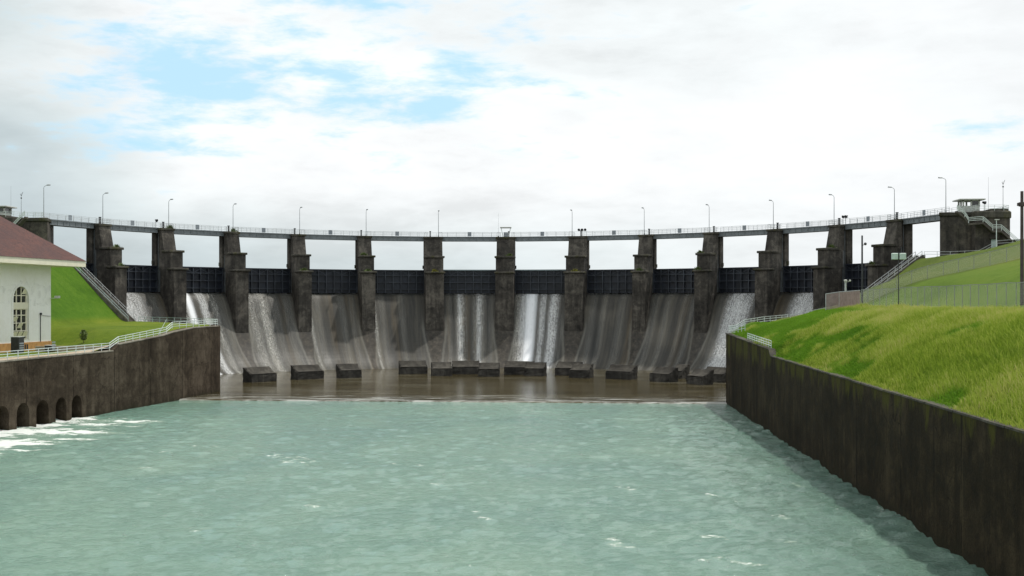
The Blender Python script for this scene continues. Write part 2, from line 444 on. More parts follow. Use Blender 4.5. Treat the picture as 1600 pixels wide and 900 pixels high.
def fall_mat(name, cover, chev, white, thin=0.0, top=1.0):
    """white water running down the slab; UV u 0..1 across the strand, v metres down, plus a per-vertex strength"""
    m, t, p = mat(name)
    u = t.new('ShaderNodeUVMap').outputs[0]
    st = t.new('ShaderNodeAttribute', attribute_name='across').outputs['Fac']      # metres across, world-unique
    ux, uy, _ = t.sep(u)
    edge = t.math('MULTIPLY', t.smooth(ux, 0.0, 0.42), t.smooth(ux, 1.0, 0.58))
    s1 = t.noise(t.vec(st, t.math('MULTIPLY', uy, 0.05), 0), 2.6, 5, 0.65)
    s2 = t.noise(t.vec(st, t.math('MULTIPLY', uy, 0.35), 3.0), 2.2, 4, 0.6, 0.4)
    a = t.math('ADD', t.math('MULTIPLY', s1, 0.68), t.math('MULTIPLY', s2, 0.32))
    if chev:
        # roll waves: ragged V-shaped fronts
        k = t.math('ADD', t.math('MULTIPLY', t.math('ABSOLUTE', t.math('SUBTRACT', t.math('FRACT', t.math('MULTIPLY', st, 0.9)), 0.5)), -1.6),
                   t.math('MULTIPLY', t.noise(t.vec(st, uy, 6.0), 1.2, 4, 0.65), 3.6))
        wv = t.math('FRACT', t.math('ADD', t.math('MULTIPLY', uy, 1.05), k))
        fr = t.math('POWER', wv, 2.0)
        brk = t.noise(t.vec(t.math('MULTIPLY', st, 1.6), uy, 8.0), 1.7, 4, 0.7)
        a = t.math('ADD', a, t.math('MULTIPLY', t.math('MULTIPLY', fr, t.smooth(brk, 0.35, 0.6)), chev))
        a = t.math('SUBTRACT', a, chev * 0.22)
    a = t.math('ADD', a, cover - 0.5)
    grow = t.smooth(uy, 0.0, 7.0, -0.05, 0.06)
    a = t.math('ADD', a, grow)
    al = t.math('MULTIPLY', t.math('MULTIPLY', t.smooth(a, 0.24, 0.82), edge), top)
    al = t.math('MULTIPLY', al, t.smooth(uy, 0.0, 0.5, 0.35, 1.0))
    al = t.math('MAXIMUM', al, t.math('MULTIPLY', edge, thin))
    t.put(p.inputs['Base Color'], white)
    p.inputs['Roughness'].default_value = 0.55
    t.put(p.inputs['Alpha'], al)
    t.put(p.inputs['Normal'], t.bump(a, 0.6, 0.15))
    return m


M['fall_strong'] = fall_mat('white_water_strong', 0.74, 0.10, (0.88, 0.90, 0.92), 0.30, 1.0)
M['fall_mid'] = fall_mat('white_water_mid', 0.54, 0.36, (0.80, 0.81, 0.80), 0.10, 0.72)
M['fall_chev'] = fall_mat('white_water_rolling', 0.47, 0.40, (0.70, 0.69, 0.63), 0.07, 0.46)
M['fall_faint'] = fall_mat('white_water_faint', 0.48, 0.08, (0.55, 0.54, 0.49), 0.02, 0.18)


def river_mat():
    m, t, p = mat('green_river_water')
    pos = t.new('ShaderNodeNewGeometry').outputs['Position']
    foam = t.new('ShaderNodeAttribute', attribute_name='foam').outputs['Fac']
    x, y, z = t.sep(pos)
    n1 = t.noise(t.vec(x, t.math('MULTIPLY', y, 0.6), 0), 0.05, 4, 0.6, 0.8)
    c = t.ramp(n1, [(0.3, (0.126, 0.226, 0.188)), (0.5, (0.152, 0.258, 0.202)), (0.72, (0.184, 0.290, 0.222))])
    fr = t.noise(t.vec(t.math('MULTIPLY', x, 0.75), y, 0), 3.0, 7, 0.75, 1.2)
    fr2 = t.noise(t.vec(t.math('MULTIPLY', x, 0.4), y, 5), 0.9, 5, 0.65, 0.8)
    f = t.math('ADD', foam, t.math('ADD', t.math('MULTIPLY', t.math('SUBTRACT', fr, 0.5), 3.5), t.math('MULTIPLY', t.math('SUBTRACT', fr2, 0.5), 1.3)))
    fm = t.smooth(f, 0.15, 1.05, 0.0, 0.95)
    lace = t.noise(t.vec(t.math('MULTIPLY', x, 0.8), y, 12), 0.75, 8, 0.74, 1.5)
    fm = t.math('MAXIMUM', fm, t.smooth(lace, 0.665, 0.78, 0.0, 0.9))
    # right wall's dark reflection painted into the river colour, ragged with noise
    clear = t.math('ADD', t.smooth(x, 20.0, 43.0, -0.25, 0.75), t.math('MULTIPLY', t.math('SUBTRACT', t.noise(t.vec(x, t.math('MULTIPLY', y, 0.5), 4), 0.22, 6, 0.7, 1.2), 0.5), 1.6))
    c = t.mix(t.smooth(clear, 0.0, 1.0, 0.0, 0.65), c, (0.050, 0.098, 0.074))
    hz_ = t.noise(t.vec(x, t.math('MULTIPLY', y, 0.7), 9), 1.9, 8, 0.75, 1.0)
    c = t.mix(t.smooth(hz_, 0.54, 0.78, 0.0, 0.04), c, (0.34, 0.46, 0.39))
    c = t.mix(t.smooth(hz_, 0.46, 0.28, 0.0, 0.06), c, (0.040, 0.090, 0.060))
    c = t.mix(t.smooth(foam, -0.25, 0.50, 0.0, 0.6), c, (0.30, 0.40, 0.31))
    c = t.mix(fm, c, (0.74, 0.77, 0.73))
    t.put(p.inputs['Base Color'], c)
    t.put(p.inputs['Roughness'], t.math('ADD', 0.045, t.math('MULTIPLY', fm, 0.5)))
    p.inputs['IOR'].default_value = 1.33
    p.inputs['Subsurface Weight'].default_value = 0.5; p.inputs['Subsurface Radius'].default_value = (1.0, 1.3, 1.2); p.inputs['Subsurface Scale'].default_value = 0.9
    b1 = t.noise(t.vec(x, t.math('MULTIPLY', y, 1.1), 0), 1.75, 7, 0.70, 0.8)
    b2 = t.noise(t.vec(x, t.math('MULTIPLY', y, 0.8), 3), 5.0, 4, 0.6, 0.4)
    nb = t.bump(b1, 0.85, 0.20)
    t.put(p.inputs['Normal'], t.bump(b2, 0.6, 0.08, nb))
    return m


def apron_mat():
    m, t, p = mat('brown_shallow_water')
    pos = t.new('ShaderNodeNewGeometry').outputs['Position']
    x, y, z = t.sep(pos)
    n1 = t.noise(t.vec(t.math('MULTIPLY', x, 0.25), y, 0), 0.11, 5, 0.6, 0.8)
    c = t.ramp(n1, [(0.32, (0.036, 0.028, 0.011)), (0.5, (0.068, 0.055, 0.026)), (0.7, (0.125, 0.115, 0.080))])
    sky_streak = t.noise(t.vec(t.math('MULTIPLY', x, 0.16), y, 2), 0.55, 6, 0.7, 0.5)
    front = t.smooth(y, 8.0, -16.0, -0.16, 0.07)
    fm = t.smooth(t.math('ADD', sky_streak, front), 0.53, 0.70, 0.0, 0.55)  # pale sky-reflection streaks painted into the water colour, denser at the front
    lip = t.smooth(z, Z_APRON - 0.02, Z_APRON - 0.10)
    fm = t.math('MAXIMUM', fm, t.math('MULTIPLY', lip, t.smooth(t.noise(pos, 0.8, 4), 0.40, 0.7, 0.0, 0.40)))
    c = t.mix(fm, c, (0.62, 0.64, 0.60))
    t.put(p.inputs['Base Color'], c)
    t.put(p.inputs['Roughness'], t.math('ADD', 0.11, t.math('MULTIPLY', fm, 0.4)))
    p.inputs['IOR'].default_value = 1.33
    b1 = t.noise(t.vec(t.math('MULTIPLY', x, 0.3), y, 0), 0.8, 6, 0.65, 0.5)
    t.put(p.inputs['Normal'], t.bump(b1, 0.45, 0.12))
    return m


def lawn_mat(name, a, b, c3, sc=1.0):
    m, t, p = mat(name)
    pos = t.new('ShaderNodeNewGeometry').outputs['Position']
    n1 = t.noise(pos, 0.07 * sc, 5, 0.6, 0.6); n2 = t.noise(pos, 0.9 * sc, 6, 0.7); n3 = t.noise(pos, 7.0, 5, 0.75)
    f = t.math('ADD', t.math('MULTIPLY', n1, 0.5), t.math('ADD', t.math('MULTIPLY', n2, 0.28), t.math('MULTIPLY', n3, 0.22)))
    c = t.ramp(f, [(0.36, a), (0.5, b), (0.64, c3)])
    if name == 'rough_bank_grass':             # olive rough grass uphill of the diagonal fence, fresh mown green below it
        px_, py_, _ = t.sep(pos)
        dd = t.math('ADD', t.math('MULTIPLY', t.math('ADD', px_, -61.4), 0.874), t.math('MULTIPLY', t.math('ADD', py_, 27.6), 0.487))
        dd = t.math('ADD', dd, t.math('MULTIPLY', t.math('SUBTRACT', n2, 0.5), 2.5))
        c = t.mix(t.smooth(dd, 1.0, -1.2), t.mix(1.0, c, (0.92, 0.80, 1.1), 'MULTIPLY'), t.mix(1.0, c, (0.98, 1.0, 0.9), 'MULTIPLY'))
    if name == 'mown_lawn':                    # the flat terrace is drier, olive turf
        c = t.mix(t.smooth(t.math('ADD', t.sep(pos)[2], t.math('MULTIPLY', n2, 0.8)), -4.6, -5.9, 0.0, 0.8), c, t.mix(1.0, c, (1.75, 1.12, 1.3), 'MULTIPLY'))
    t.put(p.inputs['Base Color'], c); p.inputs['Roughness'].default_value = 0.9
    p.inputs['Specular IOR Level'].default_value = 0.1
    t.put(p.inputs['Normal'], t.bump(t.math('ADD', t.math('MULTIPLY', n2, 1.0), n3), 0.6, 0.22))
    return m


M['lawn'] = lawn_mat('mown_lawn', (0.034, 0.086, 0.006), (0.064, 0.138, 0.010), (0.108, 0.178, 0.019))
M['bank'] = lawn_mat('rough_bank_grass', (0.056, 0.100, 0.010), (0.092, 0.150, 0.016), (0.140, 0.180, 0.030))
M['soil'] = plain('ground_soil', (0.07, 0.085, 0.03), 0.95)


def blade_mat():
    m, t, p = mat('long_grass_blade')
    tint = t.new('ShaderNodeAttribute', attribute_name='tint').outputs['Fac']
    lush = t.new('ShaderNodeAttribute', attribute_name='lush').outputs['Fac']
    c = t.ramp(tint, [(0.0, (0.135, 0.225, 0.017)), (0.35, (0.27, 0.37, 0.038)), (0.7, (0.40, 0.46, 0.085)), (1.0, (0.52, 0.485, 0.18))])
    c = t.mix(lush, c, t.ramp(tint, [(0.0, (0.085, 0.20, 0.012)), (1.0, (0.20, 0.37, 0.028))]))
    t.put(p.inputs['Base Color'], c); p.inputs['Roughness'].default_value = 0.75
    p.inputs['Specular IOR Level'].default_value = 0.2
    tr = t.new('ShaderNodeBsdfTranslucent'); t.put(tr.inputs[0], c)
    mx = t.new('ShaderNodeMixShader'); mx.inputs[0].default_value = 0.4
    t.l.new(p.outputs[0], mx.inputs[1]); t.l.new(tr.outputs[0], mx.inputs[2])
    t.l.new(mx.outputs[0], t.n['Material Output'].inputs[0])
    return m


M['blade'] = blade_mat()


def mesh_mat():
    """chain-link wire pattern (UV in metres), open between the wires"""
    m, t, p = mat('chain_link_wire')
    u = t.new('ShaderNodeUVMap').outputs[0]; ux, uy, _ = t.sep(u)
    d1 = t.math('FRACT', t.math('MULTIPLY', t.math('ADD', ux, uy), 11.0)); d2 = t.math('FRACT', t.math('MULTIPLY', t.math('SUBTRACT', ux, uy), 11.0))
    a = t.math('MAXIMUM', t.math('LESS_THAN', d1, 0.11), t.math('LESS_THAN', d2, 0.11))
    t.put(p.inputs['Base Color'], (0.50, 0.50, 0.47)); p.inputs['Roughness'].default_value = 0.6
    t.put(p.inputs['Alpha'], a)
    return m


M['mesh'] = mesh_mat()


# ------------------------------------------------------------------ the setting: ground, banks, water
def wall_x(Y):                       # river face of the left training wall
    return -47.2 + 0.121 * (np.asarray(Y, float) + 1.0)


def left_top(Y):
    return np.interp(Y, [-400, -68, -39.9, -38.4, -24, -20.5, -12, 30], [-10.4, -10.25, -10.0, -9.1, -8.1, -7.65, -7.0, -6.9])


def left_end(o):                     # how far the left terrace reaches towards the spillway, o = metres from the wall face
    return np.interp(o, [0, 1.2, 3.5, 26, 45, 400], [-2.6, -0.2, 1.6, 18.5, 20, 20])


def shear(Y): return 0.0105 * np.maximum(-15.0 - np.asarray(Y, float), 0)


def right_end(X):
    return np.interp(X, [44.4, 46, 48, 73, 90, 500], [-17.5, -15.5, -14.0, 12.0, 17.0, 17.0])


def right_top(Y):
    return np.interp(Y, [-400, -150, -60.2, -58.8, -18, 0], [-10.2, -10.0, -9.5, -8.7, -7.7, -7.6])


def z_left(X, Y):
    o = wall_x(Y) - X
    ys = np.interp(o, [0, 9, 13, 17, 26], [-36.5, -39, -34, -25.5, -24]); ye = ys + np.interp(o, [0, 9, 17], [9, 15, 11])
    top_ = np.interp(Y, [-40, -12, 20], [-7.4, -6.85, -6.35])
    terr = -10.3 + (top_ + 10.3) * sstep(Y, ys, ye)
    rail = left_top(Y) - 0.12
    z = rail + (terr - rail) * sstep(o, 0.8, 5.0)
    z = np.where(Y < ys, np.minimum(z, rail), z)
    fold = -73.0 + 0.06 * (Y - 18) + 1.5 * (vnoise(Y / 9.0, Y * 0, 3) - .5)
    up = np.clip((fold - X) * 1.03, 0, 15.2)
    up = np.sqrt(up * up + 0.6) - 0.77
    back = np.clip((-100 - X) * 0.6, 0, 12)
    k = sstep(Y, -26, -17)
    z = z + np.maximum(up, 0) * k + back * (1 - k)
    return z + 0.10 * (fbm(X / 5, Y / 5, 5) - .5)


def z_right(X, Y):
    X = X - shear(Y)
    o = X - 44.6
    rt = right_top(Y) - 0.15
    prof = np.interp(o, [0, 0.7, 3.0, 7.0, 11.0, 15.5, 19.5, 24, 30], [0.0, 0.15, 1.9, 4.4, 6.1, 6.9, 7.3, 7.9, 8.9])
    z = rt + (prof + rt * 0 ) * (6.9 + (-10.0 - rt)) / 6.9
    hill = -3.1 + 0.31 * (X - 62.0)
    hill = np.where(X > 62, hill, -3.1 + (X - 62) * .05)
    hill = hill + 1.5 * sstep(X, 63, 70) * sstep(Y, -100, -60)
    hill = np.minimum(hill, 8.9 + 0.0 * X)
    near = np.interp(X, [60, 70, 75.6, 85.5, 96, 101, 106, 140], [-3.5, -3.0, -1.3, 6.0, 6.2, 8.2, 9.0, 9.4])
    k = sstep(Y, -22, 8)
    hill = hill * (1 - k) + near * k
    m = sstep(X, 56, 64)
    z = z * (1 - m) + hill * m
    end = sstep(Y, -40, -18)                       # bank sinks a little towards the end of the wall
    z = z - end * 1.6 * sstep(o, 4, 9) * (1 - sstep(o, 13, 24))
    return z + 0.30 * (fbm(X / 4, Y / 4, 9) - .5) * sstep(o, 0.5, 3)


def strip(vals):
    return np.array(vals, float)


o_l = np.concatenate([np.arange(0.25, 6, 0.45), np.arange(6, 50, 0.9), np.arange(50, 130, 5), [160, 220, 320, 420]])
v_l = np.concatenate([np.linspace(0, 0.55, 40)[:-1], np.linspace(0.55, 1, 110)])
OO, VV = np.meshgrid(o_l, v_l)
YY = -330 + (left_end(OO) + 330) * VV
XX = wall_x(YY) - OO
tag(grid_mesh('grass_bank', XX, YY, z_left(XX, YY), M['lawn']), kind='structure')
x_r = np.concatenate([np.arange(44.85, 66, 0.42), np.arange(66, 112, 0.9), np.arange(112, 160, 6), [190, 260, 420]])
v_r = np.concatenate([np.linspace(0, 0.35, 12)[:-1], np.linspace(0.35, 1, 200)])
XR, VV = np.meshgrid(x_r, v_r)
YR = -330 + (right_end(XR) + 330) * VV
XR = XR + shear(YR)
tag(grid_mesh('grass_bank', XR, YR, z_right(XR, YR), M['bank']), kind='structure')

gx, gy = np.meshgrid(np.linspace(-6000, 6000, 3), np.linspace(-6000, 6000, 3))
tag(grid_mesh('ground', gx, gy, gx * 0 - 22.0, M['soil'], False), kind='structure')

# reservoir behind the gates, out to the horizon
th = np.linspace(-1.30, 1.30, 60); rr = np.array([97.5, 110, 140, 200, 400, 1000, 3000, 6000])
TT, RR = np.meshgrid(th, rr)
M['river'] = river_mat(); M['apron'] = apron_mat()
lake = grid_mesh('lake_water', RR * np.sin(TT), RR * np.cos(TT), RR * 0 + 4.6, M['apron']); tag(lake, kind='structure')

# river: real waves, foam as a per-vertex amount
yv = np.concatenate([np.arange(-400, -210, 6.0), np.arange(-210, -150, 0.8), np.arange(-150, -17.2, 0.36)])
xv = np.arange(-78, 46.4, 0.40)
XW, YW = np.meshgrid(xv, yv)
wx = XW + 2.2 * (fbm(XW / 9, YW / 9, 40) - .5); wy = YW + 2.2 * (fbm(XW / 9, YW / 9, 41) - .5)
ridg = 1 - np.abs(2 * fbm(wx / 2.3, wy / 1.7, 21, 3) - 1)
hgt = 0.20 * (fbm(wx / 5.5, wy / 4.0, 1, 4) - .5) + 0.11 * (ridg - .7) + 0.19 * (fbm(wx / 1.5, wy / 1.15, 2, 3) - .5)
right_turb = sstep(XW, 26, 44) * sstep(YW, -16, -60)
left_turb = sstep(XW - wall_x(YW), 34, 4) * sstep(YW, -40, -52)
calm = sstep(YW, -17.5, -34)
hgt = hgt * (0.25 + 0.75 * calm) * (1 + 2.2 * right_turb + 1.2 * left_turb)
foam = -0.88 + 0.30 * (fbm(XW / 14, YW / 9, 31) - .5) + 0.75 * np.clip(hgt - 0.09, 0, 1) * calm
o_w = XW - wall_x(YW)
plume = sstep(o_w + 2.5 * (fbm(XW / 3, YW / 3, 33) - .5), 20 + 12 * sstep(YW, -52, -80), 1) * sstep(YW, -44.5, -50) * sstep(YW, -150, -84)
streaks = fbm((XW + 0.45 * YW) / 7.0, (YW - .15 * XW) / 1.6, 34, 4)
near_o = sstep(o_w + 4 * (fbm(XW / 4, YW / 4, 38) - .5), 25, 2) * sstep(YW, -46 - .25 * o_w, -50 - .25 * o_w)
bands = fbm((XW + 0.3 * YW) / 8.0, (YW - .10 * XW) / 1.3, 34, 4)
foam = foam + near_o * (1.12 + 2.6 * (bands - .45)) + plume * sstep(bands, .48, .70) * 1.35 + sstep(o_w, 5, 0) * .5 * sstep(YW, -46, -50)
foam = foam + sstep(XW, 43.2, 44.6) * 0.85 * sstep(fbm(XW / 2, YW / 2.2, 36), .38, .7) * sstep(YW, -22, -40)
foam = foam + sstep(YW, -19.3, -18.3) * 0.30 * sstep(fbm(XW / 5, YW, 37), .3, .6)
caps = [(-14.5, -86, 1.2, .55), (-13.2, -88, .8, .4), (-10.8, -89, 1.0, .5), (-9.9, -91, 1.5, .5), (-9.0, -93, 1.3, .5), (-24, -98, .7, .3), (-26.5, -85.5, 1.0, .35), (-22, -80, 1.8, .35),
        (2.2, -93, 1.0, .4), (23.4, -131, .5, .45), (22.6, -129.4, .4, .3), (30.0, -128, .7, .4), (35.3, -129, .5, .35), (29.3, -135, 1.0, .35), (31.5, -136.5, .6, .3),
        (41.0, -103, .7, .5), (24.5, -107, .5, .7), (32, -110, .5, .4), (7, -105, .4, .3), (-2, -118, .4, .3), (13, -122, .5, .3), (-8, -128, .7, .3), (36, -120, .6, .4)]
for n_, (cx, cy, a, b) in enumerate(caps):
    if n_ < 5: a, b = a * 1.5, b * 1.4
    for q in range(16 if n_ < 5 else 9):
        u, v = RNG.normal(0, .75), RNG.normal(0, .55); r_ = RNG.uniform(.20, .42)
        px_, py_ = cx + a * u - .45 * b * 2 * v, cy + b * 2.2 * v
        d = ((XW - px_ + .4 * (YW - py_)) / (r_ * 1.3)) ** 2 + ((YW - py_) / (r_ * 1.1)) ** 2
        k = np.exp(-d); foam = np.maximum(foam, -.88 + RNG.uniform(1.1, 1.75) * k); hgt = hgt + 0.03 * k
for k in range(160):
    cx = RNG.uniform(-46, 43); cy = RNG.uniform(-142, -62); a = RNG.uniform(.15, .5)
    d = ((XW - cx) / a) ** 2 + ((YW - cy) / (a * .7)) ** 2
    foam = foam + RNG.uniform(.6, 1.3) * np.exp(-d)
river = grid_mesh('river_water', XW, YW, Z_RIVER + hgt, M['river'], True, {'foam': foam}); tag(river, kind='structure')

# shallow brown sheet over the apron, falling over a sill into the river
ya = np.concatenate([[-18.9, -18.6, -18.4, -18.2, -18.0], np.arange(-17.6, 10, 0.6), np.arange(10, 97, 1.2)])
xa = np.arange(-95, 96, 0.9)
XA, YA = np.meshgrid(xa, ya)
ZA = Z_APRON + 0.05 * (fbm(XA / 5, YA / 1.6, 50) - .5) - 0.55 * sstep(YA, -17.9, -18.9)
tag(grid_mesh('apron_water', XA, YA, ZA, M['apron'], True), kind='structure')


# ------------------------------------------------------------------ spillway slab
PROF = [(95.6, -0.30), (95.0, -0.02), (94.3, -0.10), (93.4, -0.95), (92.4, -2.35), (91.3, -4.35), (90.1, -6.75), (88.7, -9.65), (87.2, -12.35),
        (85.6, -14.75), (83.8, -16.9), (81.8, -18.55), (79.6, -19.5), (77.0, -19.95), (74.0, -20.15)]


def prof_pts(n=46):
    p = np.array(PROF); d = np.r_[0, np.cumsum(np.hypot(*np.diff(p, axis=0).T))]
    s = np.linspace(0, d[-1], n); r = np.interp(s, d, p[:, 0]); z = np.interp(s, d, p[:, 1])
    for _ in range(3):                      # soften the corners of the polyline
        r[1:-1] = (r[:-2] + 2 * r[1:-1] + r[2:]) / 4; z[1:-1] = (z[:-2] + 2 * z[1:-1] + z[2:]) / 4
    return r, z, s


pr, pz, ps = prof_pts()
ang = np.linspace(-1.41, 1.41, 14 * 44)
back = np.array([(74.0, -22.0), (100.0, -22.0), (100.0, -0.6), (96.4, -0.6)])
rr = np.r_[pr, back[:, 0]]; zz = np.r_[pz, back[:, 1]]; ss = np.r_[ps, ps[-1] + np.array([2, 28, 50, 54.])]
TT, RR = np.meshgrid(ang, rr); ZZ = np.repeat(zz[:, None], len(ang), 1); SS = np.repeat(ss[:, None], len(ang), 1)
uv = np.stack([TT * 90.0, SS], -1)
OFF = np.min(np.abs(TT[..., None] - np.array([TP(i) for i in range(-7, 8)])) * 88.0 - np.array([HW(i) for i in range(-7, 8)]), -1)
weir = grid_mesh('spillway', RR * np.sin(TT), RR * np.cos(TT), ZZ, M['face'], True, {'off': OFF}, uv)
tag(weir, 'long curved wet grey concrete spillway slab sweeping down below all the gates', 'spillway')


def stream(b, f0, f1, m, s0=0.6, s1=None, spread=0.0, lift=0.07):
    """a strand of water on bay b (between piers b and b+1), from fraction f0 to f1 of the bay, s metres down the slab"""
    ta, tb = bay_edges(b); t0, t1 = ta + (tb - ta) * f0, ta + (tb - ta) * f1
    s1 = ps[-1] - 5.6 if s1 is None else s1
    s = np.linspace(s0, s1, 60); r = np.interp(s, ps, pr); z = np.interp(s, ps, pz)
    dr = np.gradient(r, s); dz = np.gradient(z, s)
    nu = 13; u = np.linspace(0, 1, nu)
    U, S = np.meshgrid(u, s)
    grow = 1 + spread * (S - s0) / max(s1 - s0, 1)
    tc = (t0 + t1) / 2; T = tc + (U - .5) * (t1 - t0) * grow
    off = lift + 0.07 * np.sin(U * math.pi) * fbm(T * 200, S / 1.3, 61)
    R = np.repeat(r[:, None], nu, 1) + off * (dz[:, None]) * -1 * -1 * -1 * np.ones_like(U) * -1 * -1
    # normal of the profile pointing downstream and up
    nx, nz = dz, -dr
    sg = np.where(nz < 0, -1, 1); nx = nx * sg; nz = nz * sg
    R = np.repeat(r[:, None], nu, 1) + off * nx[:, None]; Z = np.repeat(z[:, None], nu, 1) + off * nz[:, None]
    uv = np.stack([U, S], -1)
    o = grid_mesh('falling_water', R * np.sin(T), R * np.cos(T), Z, m, True, {'across': T * 88.0}, uv)
    tag(o, kind='structure')


FS, FM, FC, FF = M['fall_strong'], M['fall_mid'], M['fall_chev'], M['fall_faint']
for a in [(-6, -.06, .70, FM), (-6, .04, .30, FM), (-6, .60, 1.05, FF),
          (-5, -.05, .30, FC), (-5, .12, .34, FS), (-5, .38, .62, FM), (-5, .60, .82, FC), (-5, .70, 1.02, FF),
          (-4, -.04, .12, FF), (-4, .02, .32, FC), (-4, .22, .58, FC), (-4, .30, .48, FC), (-4, .50, .74, FF), (-4, .70, 1.05, FF),
          (-3, -.03, .08, FC), (-3, .0, .30, FF), (-3, .55, .75, FF), (-3, .76, .94, FF),
          (-2, -.03, .08, FC), (-2, .05, .28, FF), (-2, .46, .66, FF),
          (-1, .02, .20, FF), (-1, .18, .50, FC), (-1, .50, .86, FC), (-1, .24, .40, FM), (-1, .60, .76, FM), (-1, .82, .99, FF),
          (0, -.02, .20, FC), (0, .06, .28, FM), (0, .15, .48, FS), (0, .18, .44, FS), (0, .20, .42, FS), (0, .44, .64, FM), (0, .60, .90, FM), (0, .64, .84, FM), (0, .84, 1.0, FF),
          (1, .05, .25, FF), (1, .28, .46, FF), (1, .60, .84, FF),
          (2, .0, .22, FF), (2, .26, .44, FF), (2, .58, .76, FF), (2, .78, .94, FF),
          (3, .05, .34, FF), (3, .18, .56, FM), (3, .40, .86, FM), (3, .30, .70, FM), (3, .86, 1.04, FM),
          (4, .20, .80, FM), (4, .46, 1.02, FM), (4, .36, .66, FM), (5, .2, 1.0, FM)]:
    stream(*a)

# ------------------------------------------------------------------ piers, gates, walkway (built once, copied round the arc)
ORD = ['', 'first', 'second', 'third', 'fourth', 'fifth', 'sixth', 'seventh']


def which(i):
    return 'central canopy pier' if i == 0 else f"{ORD[abs(i)]} pier {'left' if i < 0 else 'right'} of the central canopy pier"


def on_arc(r, t): return (r * math.sin(t), r * math.cos(t))


def make_pier(W):
    root = thing('dam_pier', 'x', 'pier', (0, 0, 0))
    q = -90.0                                        # local y = radius - 90
    b = MB()
    b.prism([(88.5 + q, -13.0), (93.9 + q, -13.0), (93.9 + q, 5.15), (88.5 + q, 5.15)], 'x', -W, W)
    b.prism([(89.9 + q, 5.15), (94.3 + q, 5.15), (94.3 + q, 9.3), (89.9 + q, 9.3)], 'x', -W + .004, W - .004)
    b.prism([(92.3 + q, 9.3), (94.6 + q, 9.3), (94.6 + q, 14.75), (93.5 + q, 14.75)], 'x', -W + .008, W - .008)
    b.prism([(93.9 + q, -3.0), (95.6 + q, -3.0), (95.6 + q, 15.08), (94.3 + q, 15.08), (94.3 + q, 5.15), (93.9 + q, 5.15)], 'x', -W + .55, W - .55)
    body = b.build('body', M['pier'], root, 0.05)
    b = MB(); b.box(-W, W, 95.6 + q, 97.3 + q, -3, 15.07); b.build('buttress', M['pier'], root, 0.05)
    b = MB(); b.box(-W - .32, W + .32, 88.0 + q, 91.0 + q, 5.15, 5.62); b.build('ledge', M['ledge'], root, 0.10)
    b = MB(); b.box(-W - .32, W + .32, 89.6 + q, 93.0 + q, 9.3, 9.85); b.build('ledge', M['ledge'], root, 0.10)
    b = MB(); b.box(-W - .22, W + .22, 93.2 + q, 94.55 + q, 14.6, 15.15); b.build('cap', M['ledge'], root, 0.06)
    for s in (-1, 1):
        b = MB(); b.box(s * (W - .46) - .07, s * (W - .46) + .07, 94.62 + q, 94.84 + q, 0, 13.8); b.box(s * (W - .46) - .05, s * (W - .46) + .05, 95.2 + q, 95.35 + q, 0, 13.8)
        b.build('gate_guide', M['girder'], root)
        b = MB(); b.box(s * W - .02, s * W + .30 * s, 96.3 + q, 97.0 + q, 6.6, 7.5) if s > 0 else b.box(-W - .30, -W + .02, 96.3 + q, 97.0 + q, 6.6, 7.5)
        b.build('bracket', M['ledge'], root, 0.05)
    b = MB()
    for s in (-1, 1):
        for y in (93.6, ):
            b.bar((s * (W - .05), y + q, 15.15), (s * (W - .05), y + q, 16.3), .07)
        b.bar((s * .8, 93.6 + q, 15.15), (s * .8, 93.6 + q, 16.3), .06)
        for z in (15.5, 15.9, 16.28): b.bar((s * (W - .05), 93.6 + q, z), (s * (W - .05), 94.5 + q, z), .05)
    for z in (15.5, 15.9, 16.28): b.bar((-W + .05, 93.6 + q, z), (W - .05, 93.6 + q, z), .05)
    b.build('railing', M['galv'], root)
    return root


def make_gate():
    root = thing('spillway_gate', 'x', 'gate', (0, 0, 0))
    q = -95.0; H = 6.25; Wg = 7.5
    b = MB(); b.box(-Wg, Wg, 95.25 + q, 95.36 + q, 0.03, H); b.build('skin_plate', M['gate'], root)
    b = MB()
    for k in range(8):
        x = -Wg + 0.15 + k * (2 * Wg - .3) / 7
        b.box(x - .07, x + .07, 94.78 + q, 95.25 + q, .08, H - .35)
        b.box(x - .10, x + .10, 94.72 + q, 94.78 + q, .08, H - .35)
    b.build('vertical_rib', M['rib'], root)
    b = MB()
    for z in (1.05, 2.9, 4.7):
        b.box(-Wg, Wg, 94.70 + q, 94.76 + q, z - .09, z + .09); b.box(-Wg, Wg, 94.80 + q, 95.24 + q, z - .03, z + .03)
    for k in range(0, 7):
        x0 = -Wg + 0.15 + k * (2 * Wg - .3) / 7; x1 = x0 + (2 * Wg - .3) / 7
        za, zb = (4.75, H - .4) if k % 2 else (H - .4, 4.75)
        b.bar((x0, 94.86 + q, za), (x1, 94.86 + q, zb), .09)
    b.build('girder_frame', M['rib'], root)
    b = MB(); b.box(-Wg, Wg, 94.75 + q, 95.24 + q, H - .34, H - .02); b.build('top_beam', M['gate'], root)
    return root


def rail_posts(b, x0, x1, y, z, h=1.2, n=5, rails=(0.45, 0.85, 1.18), w=.05):
    for k in range(n + 1):
        x = x0 + (x1 - x0) * k / n; b.bar((x, y, z), (x, y, z + h), w * 1.2)
    for r in rails: b.bar((x0, y, z + r), (x1, y, z + r), w)


